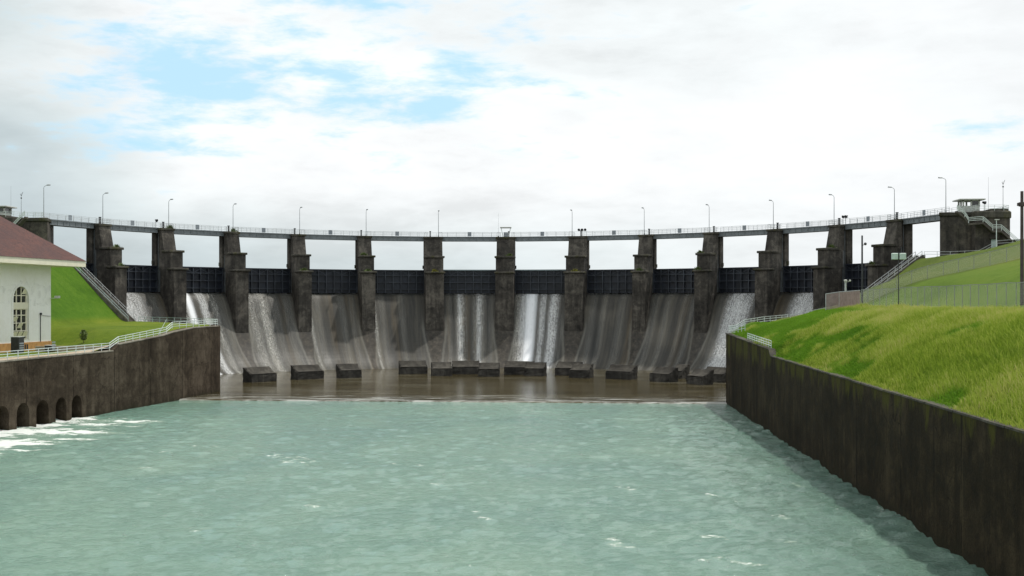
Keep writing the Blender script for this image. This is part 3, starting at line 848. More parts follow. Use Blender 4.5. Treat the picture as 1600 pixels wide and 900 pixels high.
def make_span():
    root = thing('walkway_span', 'x', 'footbridge', (0, 0, 0))
    q = -94.8; L = 7.42
    b = MB()
    for y in (94.66, 96.6):
        b.box(-L, L, y + q, y + q + .05, 14.14, 15.02)
        b.box(-L, L, y + q - .16, y + q + .21, 14.02, 14.14); b.box(-L, L, y + q - .16, y + q + .21, 15.02, 15.10)
        for k in range(9):
            x = -L + .1 + k * (2 * L - .2) / 8; b.box(x - .04, x + .04, y + q - .10, y + q - .002, 14.14, 15.02)
    b.build('girder', M['girder'], root)
    b = MB(); b.box(-L - 2.2, L + 2.2, 94.56 + q, 97.0 + q, 15.1, 15.26); b.build('deck', M['girder'], root)
    b = MB(); rail_posts(b, -L - .9, L + .9, 94.66 + q, 15.26, n=7); r = b.build('railing', M['galv'], root)
    b = MB(); rail_posts(b, -L - .9, L + .9, 96.9 + q, 15.26, n=7); b.build('railing', M['galv'], root)
    b = MB(); b.box(-.5, .5, 94.52 + q, 94.60 + q, 15.35, 16.5); b.build('sign_panel', M['panel'], root, .02)
    return root


piers0 = {1.75: make_pier(1.75), 2.4: make_pier(2.4)}; used = set()
gate0, span0 = make_gate(), make_span()
for i in range(-6, 7):
    o = piers0[HW(i)] if HW(i) not in used else copy_tree(piers0[HW(i)]); used.add(HW(i))
    o.location = (*on_arc(90, TP(i)), 0); o.rotation_euler = (0, 0, -TP(i))
    tag(o, 'dark stained stepped concrete pier carrying the small V-legged canopy, middle of the dam' if i == 0 else f'dark stained stepped concrete pier, {which(i).replace(" pier", "", 1)}', 'pier', 'concrete piers of the dam')


def bay(b):
    if b == -7: return 'between left abutment and the sixth pier left'
    if b == 6: return 'between right abutment and the sixth pier right'
    if b == -1: return 'just left of the central canopy pier'
    if b == 0: return 'just right of the central canopy pier'
    return f"between {ORD[abs(b if b > 0 else b + 1)]} and {ORD[abs(b + 1 if b > 0 else b)]} piers {'right' if b > 0 else 'left'} of canopy pier"


for b in range(-7, 7):
    t = sum(bay_edges(b)) / 2
    if -6 <= b <= 5:
        o = gate0 if b == -6 else copy_tree(gate0)
        o.location = (*on_arc(95, t), 0); o.rotation_euler = (0, 0, -t)
        tag(o, f'dark blue steel gate {bay(b)}', 'gate', 'steel gates of the spillway')
        if b in (-1, 0):
            for ch in [c for c in o.children if c.name.startswith('top_beam')]:
                ch.data = ch.data.copy(); ch.data.materials[0] = M['beam']; ch['label'] = 'pale grey top beam'
                ch.location.z += 0.14
    o = span0 if b == -7 else copy_tree(span0)
    o.location = (*on_arc(94.8, t), 0); o.rotation_euler = (0, 0, -t)
    tag(o, f'grey railed walkway span {bay(b)}', 'footbridge', 'walkway spans along the dam top')
for b in (-7, 6):                                    # the two end bays, gate mostly hidden by the banks
    t = sum(bay_edges(b)) / 2
    o = copy_tree(gate0); o.location = (*on_arc(95, t), 0); o.rotation_euler = (0, 0, -t)
    tag(o, f'dark blue steel gate {bay(b)}', 'gate', 'steel gates of the spillway')

# lamps
def make_lamp():
    root = thing('street_lamp', 'x', 'lamp', (0, 0, 0))
    b = MB(); b.tube([(0, 0, 0), (0, 0, 6.3)], .085, .055); b.tube([(0, 0, 0), (0, 0, .3)], .14); b.build('pole', M['lamp'], root)
    b = MB(); b.tube([(0, 0, 6.25), (0, -.12, 6.5), (0, -.45, 6.68), (0, -.9, 6.78)], .05, .045); b.build('arm', M['lamp'], root)
    b = MB(); b.prism([(-.16, 6.70), (.16, 6.70), (.22, 6.84), (.08, 6.95), (-.08, 6.95), (-.22, 6.84)], 'y', -1.55, -.8); b.build('lamp_head', M['lamp'], root, .03)
    return root


lamp0 = make_lamp()
ldx = {-7: .3, -6: 0, -5: .7, -4: .4, -3: .5, -2: .5, -1: 1.4, 1: -1.6, 2: -.5, 3: -.5, 4: -.4, 5: -.7, 6: 0, 7: -.3}
for i in [k for k in range(-7, 8) if k]:
    o = lamp0 if i == -7 else copy_tree(lamp0)
    x, y = on_arc(94.0, TP(i)); c, s = math.cos(TP(i)), math.sin(TP(i))
    o.location = (x + ldx[i] * c, y - ldx[i] * s, 15.2); o.rotation_euler = (0, 0, -TP(i))
    if abs(i) == 7: o.location.z = 15.3
    lab = f'slim grey street lamp on top of the {which(i)}' if abs(i) < 7 else f"slim grey street lamp at the end of the walkway on the {'left' if i < 0 else 'right'} abutment"
    tag(o, lab, 'lamp', 'street lamps along the dam top')
# dark pedestals, one on each pier
ped0 = None
for i in range(-6, 7):
    if ped0 is None:
        ped0 = thing('control_pedestal', 'x', 'pedestal')
        b = MB(); b.box(-.17, .17, -.17, .17, 0, 1.35); b.build('post', M['dark'], ped0, .02)
        b = MB(); b.box(-.24, .24, -.24, .24, 1.35, 1.5); b.build('lid', M['dark'], ped0, .02)
        o = ped0
    else: o = copy_tree(ped0)
    t = TP(i) + (-.8 if i < 0 else .8) / 94
    o.location = (*on_arc(94.05, t), 15.15); o.rotation_euler = (0, 0, -t)
    tag(o, f'dark steel control pedestal on top of the {which(i)}', 'pedestal', 'control pedestals on the piers')


# canopy of the middle pier
t = thing('canopy', 'small flat pale canopy on V-shaped legs on the middle pier', 'canopy', (*on_arc(94.1, 0.0), 15.15))
b = MB(); b.box(-1.5, 1.5, -.8, .9, 2.35, 2.62); b.build('roof', M['hut'], t, .03)
for s in (-1, 1):
    b = MB(); b.bar((s * .75, .6, 0), (s * 1.25, .6, 2.35), .1); b.bar((s * .75, -.4, 0), (s * 1.25, -.4, 2.35), .1); b.build('leg', M['railw'], t)
b = MB(); b.box(-.55, .55, -.3, .5, 0.0, 1.25); b.build('cabinet', M['panel'], t, .03)


def whip(name, label, x, y, z, h, cat='antenna', arms=False):
    r = thing(name, label, cat, (x, y, z))
    b = MB(); b.tube([(0, 0, 0), (0, 0, h)], .06 if arms else .035, .03 if arms else .015, 6); b.build('mast', M['lamp'], r)
    b = MB(); b.box(-.18, .18, -.18, .18, 0, .25); b.build('base', M['dark'], r)
    if arms:
        b = MB(); b.bar((0, 0, h * .88), (.35, 0, h * 1.04), .06); b.bar((0, 0, h * .88), (-.22, 0, h * .97), .05); b.ball((0, 0, h * .80), .16); b.build('instrument', M['dark'], r)
    return r


whip('whip_antenna', 'thin pale whip antenna beside the canopy on the middle pier', -2.0, 94.2, 15.15, 6.4)


def floodlights(label, t, r, n, dark=True):
    root = thing('floodlight_rack', label, 'floodlight', (*on_arc(r, t), 15.15), -t)
    b = MB(); b.bar((0, 0, 0), (0, 0, 1.45), .12); b.bar((-.75 * (n > 1), 0, 1.45), (.75 * (n > 1) + .001, 0, 1.45), .1); b.build('bracket', M['galv'], root)
    for k in range(n):
        x = (k - (n - 1) / 2) * .85
        b = MB(); b.tube([(x, .15, 1.85), (x, -.25, 1.7), (x, -.4, 1.64)], .16, .38, 10); b.bar((x, 0, 1.45), (x, 0, 1.75), .06); b.build('floodlight_head', M['dark'], root)
    return root


floodlights('rack of three dark floodlights on first pier right of the canopy', TP(1) + .012, 94.15, 3)
floodlights('pair of dark floodlights on fifth pier right of the canopy', TP(5) + .028, 94.15, 2)
floodlights('single dark round floodlight on fifth pier left of the canopy', -TP(5) - .03, 94.15, 1)

# weeds on ledges
def weeds(label, t, r, z, n=26, h=.8, spread=1.0, m='leaf', lateral=0.0):
    x, y = on_arc(r, t); c, s = math.cos(t), math.sin(t)
    rnd = random.Random(hash(label) % 9973 if False else int(1000 * (t + 9) + 10 * z)); b = MB()
    for _ in range(n * 5):
        a = rnd.uniform(0, 6.28); d = abs(rnd.gauss(0, spread * .5)); px, py = d * math.cos(a), d * math.sin(a) * .5
        hh = h * rnd.uniform(.3, 1) * max(.25, 1 - d / (2.2 * spread)); lx, ly = rnd.uniform(-.4, .4), rnd.uniform(-.4, .4); wd = rnd.uniform(.05, .12)
        b.face_set([(px - wd, py, 0), (px + wd, py, 0), (px + lx + wd * .6, py + ly, hh * .75), (px + lx * 1.5, py + ly * 1.5, hh)], [(0, 1, 2, 3)])
    o = b.build('weed_tuft', M[m]); o.location = (x + lateral * c, y - lateral * s, z); o.rotation_euler = (0, 0, -t)
    tag(o, label, 'plant', 'weeds growing on the piers')


for i, lvl, m, lat in [(-6, 'lower', 'leaf', .8), (-6, 'upper', 'leaf', 1.2), (-5, 'top', 'leaf', 1.0), (-4, 'top', 'leaf', .5), (-3, 'lower', 'leaf', 0), (-2, 'lower', 'leaf', 0), (-2, 'upper', 'leaf', -.8),
                       (-1, 'lower', 'leafy', 0), (0, 'upper', 'leaf', 1.2), (1, 'lower', 'leafy', .3), (2, 'lower', 'leaf', 0), (3, 'lower', 'leaf', -1), (3, 'upper', 'leaf', -1.4), (5, 'upper', 'leaf', 1.5), (6, 'lower', 'leaf', -1.)]:
    r, z = {'lower': (89.1, 5.6), 'upper': (91.0, 9.83), 'top': (93.85, 15.12)}[lvl]
    weeds(f"{'yellowish' if m == 'leafy' else 'green'} weeds on {'top of' if lvl == 'top' else 'the ' + lvl + ' ledge of'} the {which(i)}", TP(i), r, z, m=m, lateral=lat, h=1.0 if lvl != 'top' else 1.2)

# ------------------------------------------------------------------ baffle blocks
def chip(o, seed):
    """worn corners: cut the faces up and nibble at them"""
    rnd = random.Random(seed); bm = bmesh.new(); bm.from_mesh(o.data)
    bmesh.ops.triangulate(bm, faces=[f for f in bm.faces if len(f.verts) > 4])
    bmesh.ops.subdivide_edges(bm, edges=bm.edges[:], cuts=4, use_grid_fill=True)
    for v in bm.verts:
        sharp = any(e.calc_face_angle(0) > .5 for e in v.link_edges if len(e.link_faces) == 2)
        k = .16 if sharp else .05
        n = v.normal.copy(); v.co -= n * abs(rnd.gauss(0, k))
    bm.to_mesh(o.data); bm.free()


def block(label, x0, y0, x1, y1, front=True):
    """x0,y0 - x1,y1: foot of the downstream face; the ramped top rises away to the upstream side"""
    a = Vector((x0, y0, 0)); bb = Vector((x1, y1, 0)); mid = (a + bb) / 2; L = (bb - a).length
    rad = math.atan2(mid.x, mid.y)
    root = thing('baffle_block', label, 'concrete block', (mid.x, mid.y, Z_APRON - .6), -rad * .92, 'concrete baffle blocks on the apron')
    H = 3.65; h0 = Z_APRON - .6
    prof = [(0, 0), (0, H * .64), (.5, H * .66), (1.1, H * .72), (1.7, H * .82), (2.3, H * .97), (2.6, H), (3.1, H), (3.1, 0)]
    b = MB(); b.prism(prof, 'x', -L / 2, L / 2); body = b.build('body', M['block'], root)
    chip(body, int(abs(x0) * 10))
    b = MB()
    for k in range(1, 5):
        (ya, za), (yb, zb) = prof[k], prof[k + 1]
        nrm = Vector((0, -(zb - za), yb - ya)).normalized() * .03
        b.face_set([(-L / 2 + .25, ya + nrm.y, za + nrm.z), (L / 2 - .25, ya + nrm.y, za + nrm.z), (L / 2 - .25, yb + nrm.y, zb + nrm.z), (-L / 2 + .25, yb + nrm.y, zb + nrm.z)], [(0, 1, 2, 3)])
    b.build('worn_ramp', M['block_top'], root)
    return root


BL = [(-49.9, 24.9, -43.0, 25.4, 'far left baffle block with a worn ramp, nearest the left river wall'),
      (-41.9, 33.5, -35.2, 34.0, 'second baffle block from the left river wall, wide with a pale worn top'),
      (-33.1, 38.4, -28.1, 38.8, 'small lone baffle block, third from the left river wall'),
      (-22.0, 52.8, -15.5, 53.3, 'wide rear baffle block standing below the second bay left of the canopy pier'),
      (-13.7, 46.5, -9.0, 46.9, 'narrow front baffle block below first pier left of the canopy pier'),
      (-9.9, 53.7, -3.4, 54.2, 'wide rear baffle block below the bay just left of the canopy pier'),
      (-3.0, 45.1, 1.8, 45.5, 'narrow front baffle block below the central canopy pier'),
      (2.3, 52.3, 9.0, 52.8, 'wide rear baffle block under the brightest white cascade'),
      (7.1, 48.1, 11.9, 48.5, 'narrow front baffle block right of the brightest white cascade'),
      (14.0, 50.6, 19.9, 51.1, 'wide rear baffle block below first pier right of the canopy pier'),
      (17.3, 42.3, 22.1, 42.7, 'narrow front baffle block below the second bay right of the canopy pier'),
      (25.0, 38.7, 31.5, 39.2, 'lone wide baffle block in a gap right of centre'),
      (33.9, 31.3, 39.4, 31.8, 'front baffle block of the pair left of the right river wall end pair'),
      (39.5, 41.9, 42.6, 42.1, 'half hidden rear baffle block, fourth from the right river wall'),
      (40.7, 24.3, 46.0, 24.8, 'low front baffle block nearest the camera beside the right river wall'),
      (44.2, 32.1, 51.0, 32.6, 'rear baffle block partly hidden by the right river wall end')]
for x0, y0, x1, y1, lab in BL: block(lab, x0, y0, x1, y1)

# ------------------------------------------------------------------ left training wall with draft-tube arches
wl = thing('river_wall', 'long stained brown concrete wall with arched outlets at the water, left bank', 'wall', (0, 0, 0))
ARCH = [(-51.3, -48.7), (-55.3, -52.6), (-59.9, -57.0), (-64.3, -61.5), (-68.9, -66.0), (-73.4, -70.6), (-78.0, -75.2)]
dirv = Vector((0.121, 1.0, 0)).normalized(); norm = Vector((1, -0.121, 0)).normalized()


def wp(Y, z, off=0.0):
    p = Vector((float(wall_x(Y)), Y, z)); return p - norm * off


poly = [(-2.6, -22.0), (-2.6, -6.95), (-12, -7.0), (-20.4, -7.65), (-24, -8.1), (-38.4, -9.1), (-39.9, -10.0), (-68, -10.25), (-330, -10.4), (-330, -22.0)]
for (ya, yb) in sorted(ARCH):
    r = (yb - ya) / 2; yc = (ya + yb) / 2; zt = -16.0 - r
    poly.append((ya, -22.0)); poly.append((ya, zt))
    for k in range(1, 10):
        a = math.pi - math.pi * k / 10; poly.append((yc + r * math.cos(a), zt + r * math.sin(a)))
    poly.append((yb, zt)); poly.append((yb, -22.0))
n = len(poly)
b = MB(); b.face_set([wp(y, z) for y, z in poly] + [wp(y, z, 2.2) for y, z in poly], [tuple(range(n)), tuple(range(2 * n - 1, n - 1, -1))] + [(k, n + k, n + (k + 1) % n, (k + 1) % n) for k in range(n)])
b.build('wall_face', M['wall_l'], wl)
b = MB(); b.face_set([wp(y, z, o) for o in (2.2, 2.6) for y, z in ((-40, -22), (-40, -11), (-90, -11), (-90, -22))], [(0, 1, 2, 3), (4, 7, 6, 5), (0, 4, 5, 1), (1, 5, 6, 2), (2, 6, 7, 3), (3, 7, 4, 0)])
b.build('outlet_back', M['block'], wl)


def sweep_wall(b, pts, th, z0f, z1f):
    """upright wall following plan points, thickness th to the left of travel"""
    m = len(pts); vs = []
    for k, p in enumerate(pts):
        p = Vector((p[0], p[1], 0)); d = Vector((pts[min(k + 1, m - 1)][0] - pts[max(k - 1, 0)][0], pts[min(k + 1, m - 1)][1] - pts[max(k - 1, 0)][1], 0)).normalized()
        nn = Vector((-d.y, d.x, 0)) * th
        for (q, z) in ((p, z0f(k)), (p, z1f(k)), (p + nn, z1f(k)), (p + nn, z0f(k))): vs.append((q.x, q.y, z))
    fs = [(0, 1, 2, 3), tuple(4 * (m - 1) + j for j in (3, 2, 1, 0))]
    for k in range(m - 1):
        for j in range(4): fs.append((4 * k + j, 4 * k + 4 + j, 4 * k + 4 + (j + 1) % 4, 4 * k + (j + 1) % 4))
    b.face_set(vs, fs)


# rounded nose and the return along the spillway
noseL = [(wall_x(-2.6), -2.6), (-47.5, -1.2), (-48.3, 0.2), (-49.6, 1.3), (-51.5, 2.6), (-58, 7.5), (-66, 13.2), (-74, 18.8)]
b = MB(); sweep_wall(b, noseL, .9, lambda k: -22.0, lambda k: -6.93 + .06 * k); b.build('end_wall', M['wall_l'], wl)
# rounded nose coping of the walls
b = MB()
tp = [(-2.7, -6.95), (-12, -7.0), (-20.4, -7.65), (-24, -8.1), (-38.3, -9.1)]
for (ya, za), (yb, zb) in zip(tp, tp[1:]): b.bar(wp(ya, za + .07, .45), wp(yb, zb + .07, .45), 1.0, .16)
b.bar(wp(-39.9, -9.95, .45), wp(-68, -10.2, .45), 1.0, .16); b.bar(wp(-68, -10.2, .45), wp(-200, -10.3, .45), 1.0, .16)
b.build('coping', M['coping'], wl)

# right training wall
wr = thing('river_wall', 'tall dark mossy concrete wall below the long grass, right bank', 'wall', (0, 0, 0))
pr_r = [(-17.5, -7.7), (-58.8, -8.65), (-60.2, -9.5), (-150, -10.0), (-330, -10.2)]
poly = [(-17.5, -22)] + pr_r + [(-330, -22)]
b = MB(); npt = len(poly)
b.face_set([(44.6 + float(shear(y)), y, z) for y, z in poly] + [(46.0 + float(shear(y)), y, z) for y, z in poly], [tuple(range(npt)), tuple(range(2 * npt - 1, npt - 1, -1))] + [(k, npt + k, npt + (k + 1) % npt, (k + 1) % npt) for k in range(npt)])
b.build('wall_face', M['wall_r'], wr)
noseR = [(74, 12.6), (66, 4.6), (58, -3.4), (50, -11.6), (47.2, -13.6), (45.8, -14.8), (44.95, -16.1), (44.6, -17.5)]
b = MB(); sweep_wall(b, noseR, .9, lambda k: -22.0, lambda k: -7.68 + max(0, 3.2 - .8 * k) * .8); b.build('end_wall', M['wall_r'], wr)
b = MB()
rg = np.random.default_rng(3)
for (ya, za), (yb, zb) in zip(pr_r[:-1], pr_r[1:]):
    m_ = max(1, int(abs(yb - ya) / 3))
    for k in range(m_):
        f0, f1 = k / m_, (k + 1) / m_
        j = rg.uniform(-.05, .05)
        yA, yB = ya + (yb - ya) * f0, ya + (yb - ya) * f1 + .02
        b.bar((45.0 + j + float(shear(yA)), yA, za + (zb - za) * f0 + .02), (45.0 + j + float(shear(yB)), yB, za + (zb - za) * f1 + .02), .95, .14)
b.build('coping', M['ledge'], wr)

# ------------------------------------------------------------------ railings
def railing(label, pts, mat_, h=1.05, rails=(.5, 1.03), w=.075, step=2.4, name='guard_rail', posts=True):
    r = thing(name, label, 'railing', pts[0])
    o = Vector(pts[0]); P = [Vector(p) - o for p in pts]
    b = MB()
    for a, c in zip(P, P[1:]):
        for q in rails: b.bar(a + Vector((0, 0, q)), c + Vector((0, 0, q)), w)
    b.build('rail', mat_, r)
    for a, c in zip(P, P[1:]):
        m_ = max(1, round((c - a).length / step))
        for k in range(m_):
            p = a + (c - a) * (k / m_); bb = MB(); bb.bar(p, p + Vector((0, 0, h)), w); bb.build('post', mat_, r)
    bb = MB(); bb.bar(P[-1], P[-1] + Vector((0, 0, h)), w); bb.build('post', mat_, r)
    return r


cop = .14
railing('pale three-bar railing along the top of the left river wall',
        [tuple(wp(y, z + cop, .45)) for y, z in [(-82, -10.3), (-68, -10.22), (-40.2, -10.0), (-37.6, -9.1), (-22, -7.95), (-19.8, -7.1), (-12, -7.0), (-3, -6.93)]] + [(-48.2, -.6, -6.8), (-49.8, 1.0, -6.7), (-52, 2.6, -6.65)],
        M['railw'], 1.15, (.38, .76, 1.12), .085)
railing('blue grey railing running back from the left wall nose beside the spillway', [(-52.6, 3.0, -6.6), (-60, 8.6, -6.5), (-70, 15.6, -6.4)], M['rail_blue'], 1.05, (.5, 1.0), .07)
railing('pale curved railing on the rounded end of the right river wall', [(46.0, -30, -6.9), (45.2, -24, -7.4), (45.1, -17.6, -7.6), (45.6, -16.0, -7.55), (46.6, -14.7, -7.5), (48.2, -13.6, -6.6), (52, -10.6, -6.1), (57, -5.0, -5.8)], M['railw'], 1.2, (.4, .8, 1.16), .08, 1.8)
railing('short low pale railing where the right wall steps down', [(45.5, -58, -8.5), (45.4, -44, -8.2), (45.4, -37, -8.05)], M['railw'], 1.0, (.3, .6, .95), .07, 2.0)

# ------------------------------------------------------------------ stairways up the embankments
def stairway(label, p0, p1, width, rail_mats, n=60, sides=(-1, 1)):
    p0, p1 = Vector(p0), Vector(p1); d = p1 - p0; h = Vector((d.x, d.y, 0)); hl = h.length; h.normalize()
    rz = math.atan2(h.y, h.x)
    r = thing('stairway', label, 'stairs', p0, rz)
    st = MB(); rise = d.z / n; run = hl / n
    poly = []
    for k in range(n): poly += [(k * run, k * rise), (k * run, (k + 1) * rise)]
    poly += [(hl, d.z), (hl + .0, d.z - 1.6), (0, -1.6)]
    st.prism(poly, 'y', -width / 2, width / 2); st.build('steps', M['stair'], r)
    for s in sides:
        e = MB(); y0 = s * (width / 2 + .16)
        e.prism([(-.4, -.5), (0, .25), (hl, d.z + .35), (hl + .6, d.z + .35), (hl + .6, d.z - 1.7), (-.4, -1.7)], 'y', y0 - .15, y0 + .15); e.build('kerb', M['stair'], r)
        b = MB()
        for q in (.55, 1.1): b.bar((0, y0, q), (hl, y0, d.z + q), .08)
        for k in range(9): b.bar((hl * k / 8, y0, d.z * k / 8), (hl * k / 8, y0, d.z * k / 8 + 1.12), .08)
        b.build('handrail', rail_mats[0 if s < 0 else 1], r)
    return r


stairway('long steep concrete stairway with blue grey rails beside the left lawn slope', (-72.2, 17.2, -6.4), (-86.4, 18.6, 6.6), 2.4, (M['galv'], M['rail_blue']))
stairway('steep concrete stairway with pale rails beside the right hillside', (75.0, 14.4, -1.6), (85.9, 16.4, 6.4), 2.4, (M['galv'], M['galv']), 44)

# ------------------------------------------------------------------ abutments, huts, stairs on them
def abutment(side):
    s = 1 if side == 'right' else -1
    lab = 'massive dark stained concrete abutment block with stairs and hut, right end of the dam' if s > 0 else 'dark stained concrete abutment block half hidden by the red roof, left end of the dam'
    r = thing('abutment', lab, 'abutment', (s * 96.0, 20.0, 0))
    def bx(name, x0, x1, y0, y1, z0, z1, m, bev=.06):
        b = MB(); xs = sorted((s * x0 - s * 96, s * x1 - s * 96)); b.box(xs[0], xs[1], y0 - 20, y1 - 20, z0, z1); return b.build(name, m, r, bev)
    def pl(name, pts, z0, z1, m, bev=.06):
        b = MB(); b.prism([(s * (x - 96.0), y - 20.0) for x, y in pts], 'z', z0, z1); return b.build(name, m, r, bev)
    pl('main_block', [(90.2, 17.4), (96.6, 17.4), (97.0, 30), (94.9, 30)], -8, 14.4, M['abut'])
    pl('cap', [(89.9, 17.0), (96.2, 17.0), (97.2, 30.3), (94.6, 30.3)], 14.4, 15.15, M['ledge'], .12)
    b = MB()                                                     # rounded tower at the back end
    poly = []
    for k in range(9):
        a = -math.pi / 2 + math.pi / 2 * k / 8; poly.append((s * (101.6 + 1.5 * math.cos(a)) - s * 96, 16.5 + 1.5 * math.sin(a) - 20))
    poly += [(s * 103.1 - s * 96, 10.5), (s * 96.2 - s * 96, 10.5), (s * 96.2 - s * 96, -5.0)]
    b.prism(poly, 'z', -6, 13.7); b.build('tower', M['abut'], r, .05)
    b = MB(); cx, cy = 3.6 * s, 2.6
    b.prism([(cx + (x - cx) * 1.04, cy + (y - cy) * 1.04) for x, y in poly], 'z', 13.7, 15.25); b.build('cap', M['ledge'], r, .25)
    bx('plinth', 99.8, 102.9, 16.5, 25, 15.25, 15.8, M['ledge'])
    bx('buttress', 102.2, 105.2, 13.5, 16.4, 3, 9.6, M['abut'])
    b = MB(); b.tube([(s * -2.4, -2.72, 7), (s * -2.4, -2.72, 12)], .12); b.build('drain_pipe', M['ledge'], r)
    if s > 0:
        b = MB(); b.box(99.1 - 96, 100.2 - 96, 14.86 - 20, 14.98 - 20, 7.2, 9.7); b.build('door', M['door'], r, .02)
        b = MB(); b.box(98.8 - 96, 100.6 - 96, 14.4 - 20, 14.99 - 20, 9.75, 11.0); b.build('lintel', M['abut'], r, .05)
    return r


for sd_ in ('left', 'right'): abutment(sd_)


def hut(label, x, y, z):
    r = thing('guard_hut', label, 'hut', (x, y, z), 0, 'guard huts on the abutments')
    b = MB(); b.box(-1.6, 1.6, -1.5, 1.5, 0, 1.15); b.build('wall', M['hut'], r, .03)
    b = MB()
    for (px, py) in ((-1.5, -1.4), (1.5, -1.4), (-1.5, 1.4), (1.5, 1.4), (0, -1.4), (0, 1.4), (-1.5, 0)): b.box(px - .14, px + .14, py - .14, py + .14, 1.15, 2.35)
    b.box(-1.64, 1.64, -1.54, 1.54, 2.2, 2.36); b.box(-1.64, 1.64, -1.54, 1.54, 1.13, 1.25); b.build('window_frame', M['hut'], r)
    b = MB(); b.box(.12, 1.36, -1.42, -1.36, 1.16, 2.32); b.box(1.36, 1.42, -1.2, 1.2, 1.16, 2.32); b.build('window', M['glass'], r)
    b = MB(); b.box(-2.45, 2.45, -2.3, 2.3, 2.35, 2.6); b.box(-.35, .35, -.35, .35, 2.6, 2.72); b.build('roof', M['hut'], r, .04)
    return r


hut('pale guard hut with flat overhanging roof on the right abutment', 96.4, 19.5, 15.2)
hut('pale guard hut with flat overhanging roof on the left abutment', -101.9, 20.5, 15.2)
whip('whip_antenna', 'thin tall whip antenna on the right abutment behind the guard hut', 101.0, 22, 15.25, 7.2)
whip('weather_mast', 'weather mast with small arms on the right abutment edge', 102.4, 18, 15.8, 5.4, 'mast', True)
whip('whip_antenna', 'thin tall whip antenna above the guard hut, left abutment', -100.2, 21.5, 15.25, 7.0)
whip('weather_mast', 'weather mast with small arms on the left abutment', -96.4, 18.5, 15.2, 5.2, 'mast', True)
r = thing('floodlight_rack', 'small dark floodlight on a bracket right of the right guard hut', 'floodlight', (98.9, 18.2, 15.25))
b = MB(); b.bar((0, 0, 0), (0, 0, 1.6), .09); b.build('bracket', M['galv'], r)
b = MB(); b.tube([(-.25, .2, 1.9), (.2, -.25, 1.75)], .2, .32, 10); b.build('floodlight_head', M['dark'], r)
railing('thin railing round the top of the right abutment', [(93.4, 17.2, 15.15), (96.0, 17.0, 15.2), (96.3, 15.2, 15.25), (101.5, 15.0, 15.25), (102.9, 16.4, 15.25), (103.0, 24, 15.25)], M['railw'], 1.1, (.4, .75, 1.08), .06, 1.5)
railing('thin railing round the top of the left abutment', [(-91.0, 17.2, 15.15), (-96.0, 17.0, 15.2), (-96.3, 15.2, 15.25), (-101.5, 15.0, 15.25)], M['railw'], 1.1, (.4, .75, 1.08), .06, 1.5)


def wall_stairs(label, pts, s, tread=True):
    """a zig of flights and landings hung on the abutment face: pts (x, z) of the walking line, y fixed"""
    y0, y1 = 13.2, 14.75
    r = thing('stairway', label, 'stairs', (s * pts[0][0], y0, pts[0][1]))
    ox_, oz = s * pts[0][0], pts[0][1]
    b = MB()
    for (xa, za), (xb, zb) in zip(pts, pts[1:]):
        b.prism([(s * xa - ox_, za - oz), (s * xb - ox_, zb - oz), (s * xb - ox_, zb - oz - .35), (s * xa - ox_, za - oz - .35)], 'y', 0, y1 - y0)
    b.build('steps', M['stair'], r)
    b = MB()
    for (xa, za), (xb, zb) in zip(pts, pts[1:]):
        for q in (.5, .8, 1.1): b.bar((s * xa - ox_, .05, za - oz + q), (s * xb - ox_, .05, zb - oz + q), .09)
    for (xa, za) in pts: b.bar((s * xa - ox_, .05, za - oz), (s * xa - ox_, .05, za - oz + 1.15), .09)
    b.build('handrail', M['railw'], r)
    return r


wall_stairs('white railed stairs zigzagging down the face of the right abutment', [(92.2, 15.1), (93.6, 13.9), (94.3, 12.7), (97.0, 12.9), (98.8, 11.3), (100.4, 11.3), (104.2, 7.9)], 1)
wall_stairs('white railed stairs descending the face of the left abutment', [(93.0, 15.1), (95.9, 12.2), (98.3, 12.2)], -1)
railing('pale railing along the foot of the right abutment', [(86.3, 14.2, 6.35), (91, 13.6, 6.3), (96.2, 13.0, 6.5), (99.3, 12.4, 8.3), (108, 12.5, 8.9), (125, 12.5, 9.3)], M['galv'], 1.05, (.5, 1.0), .07, 2.6)

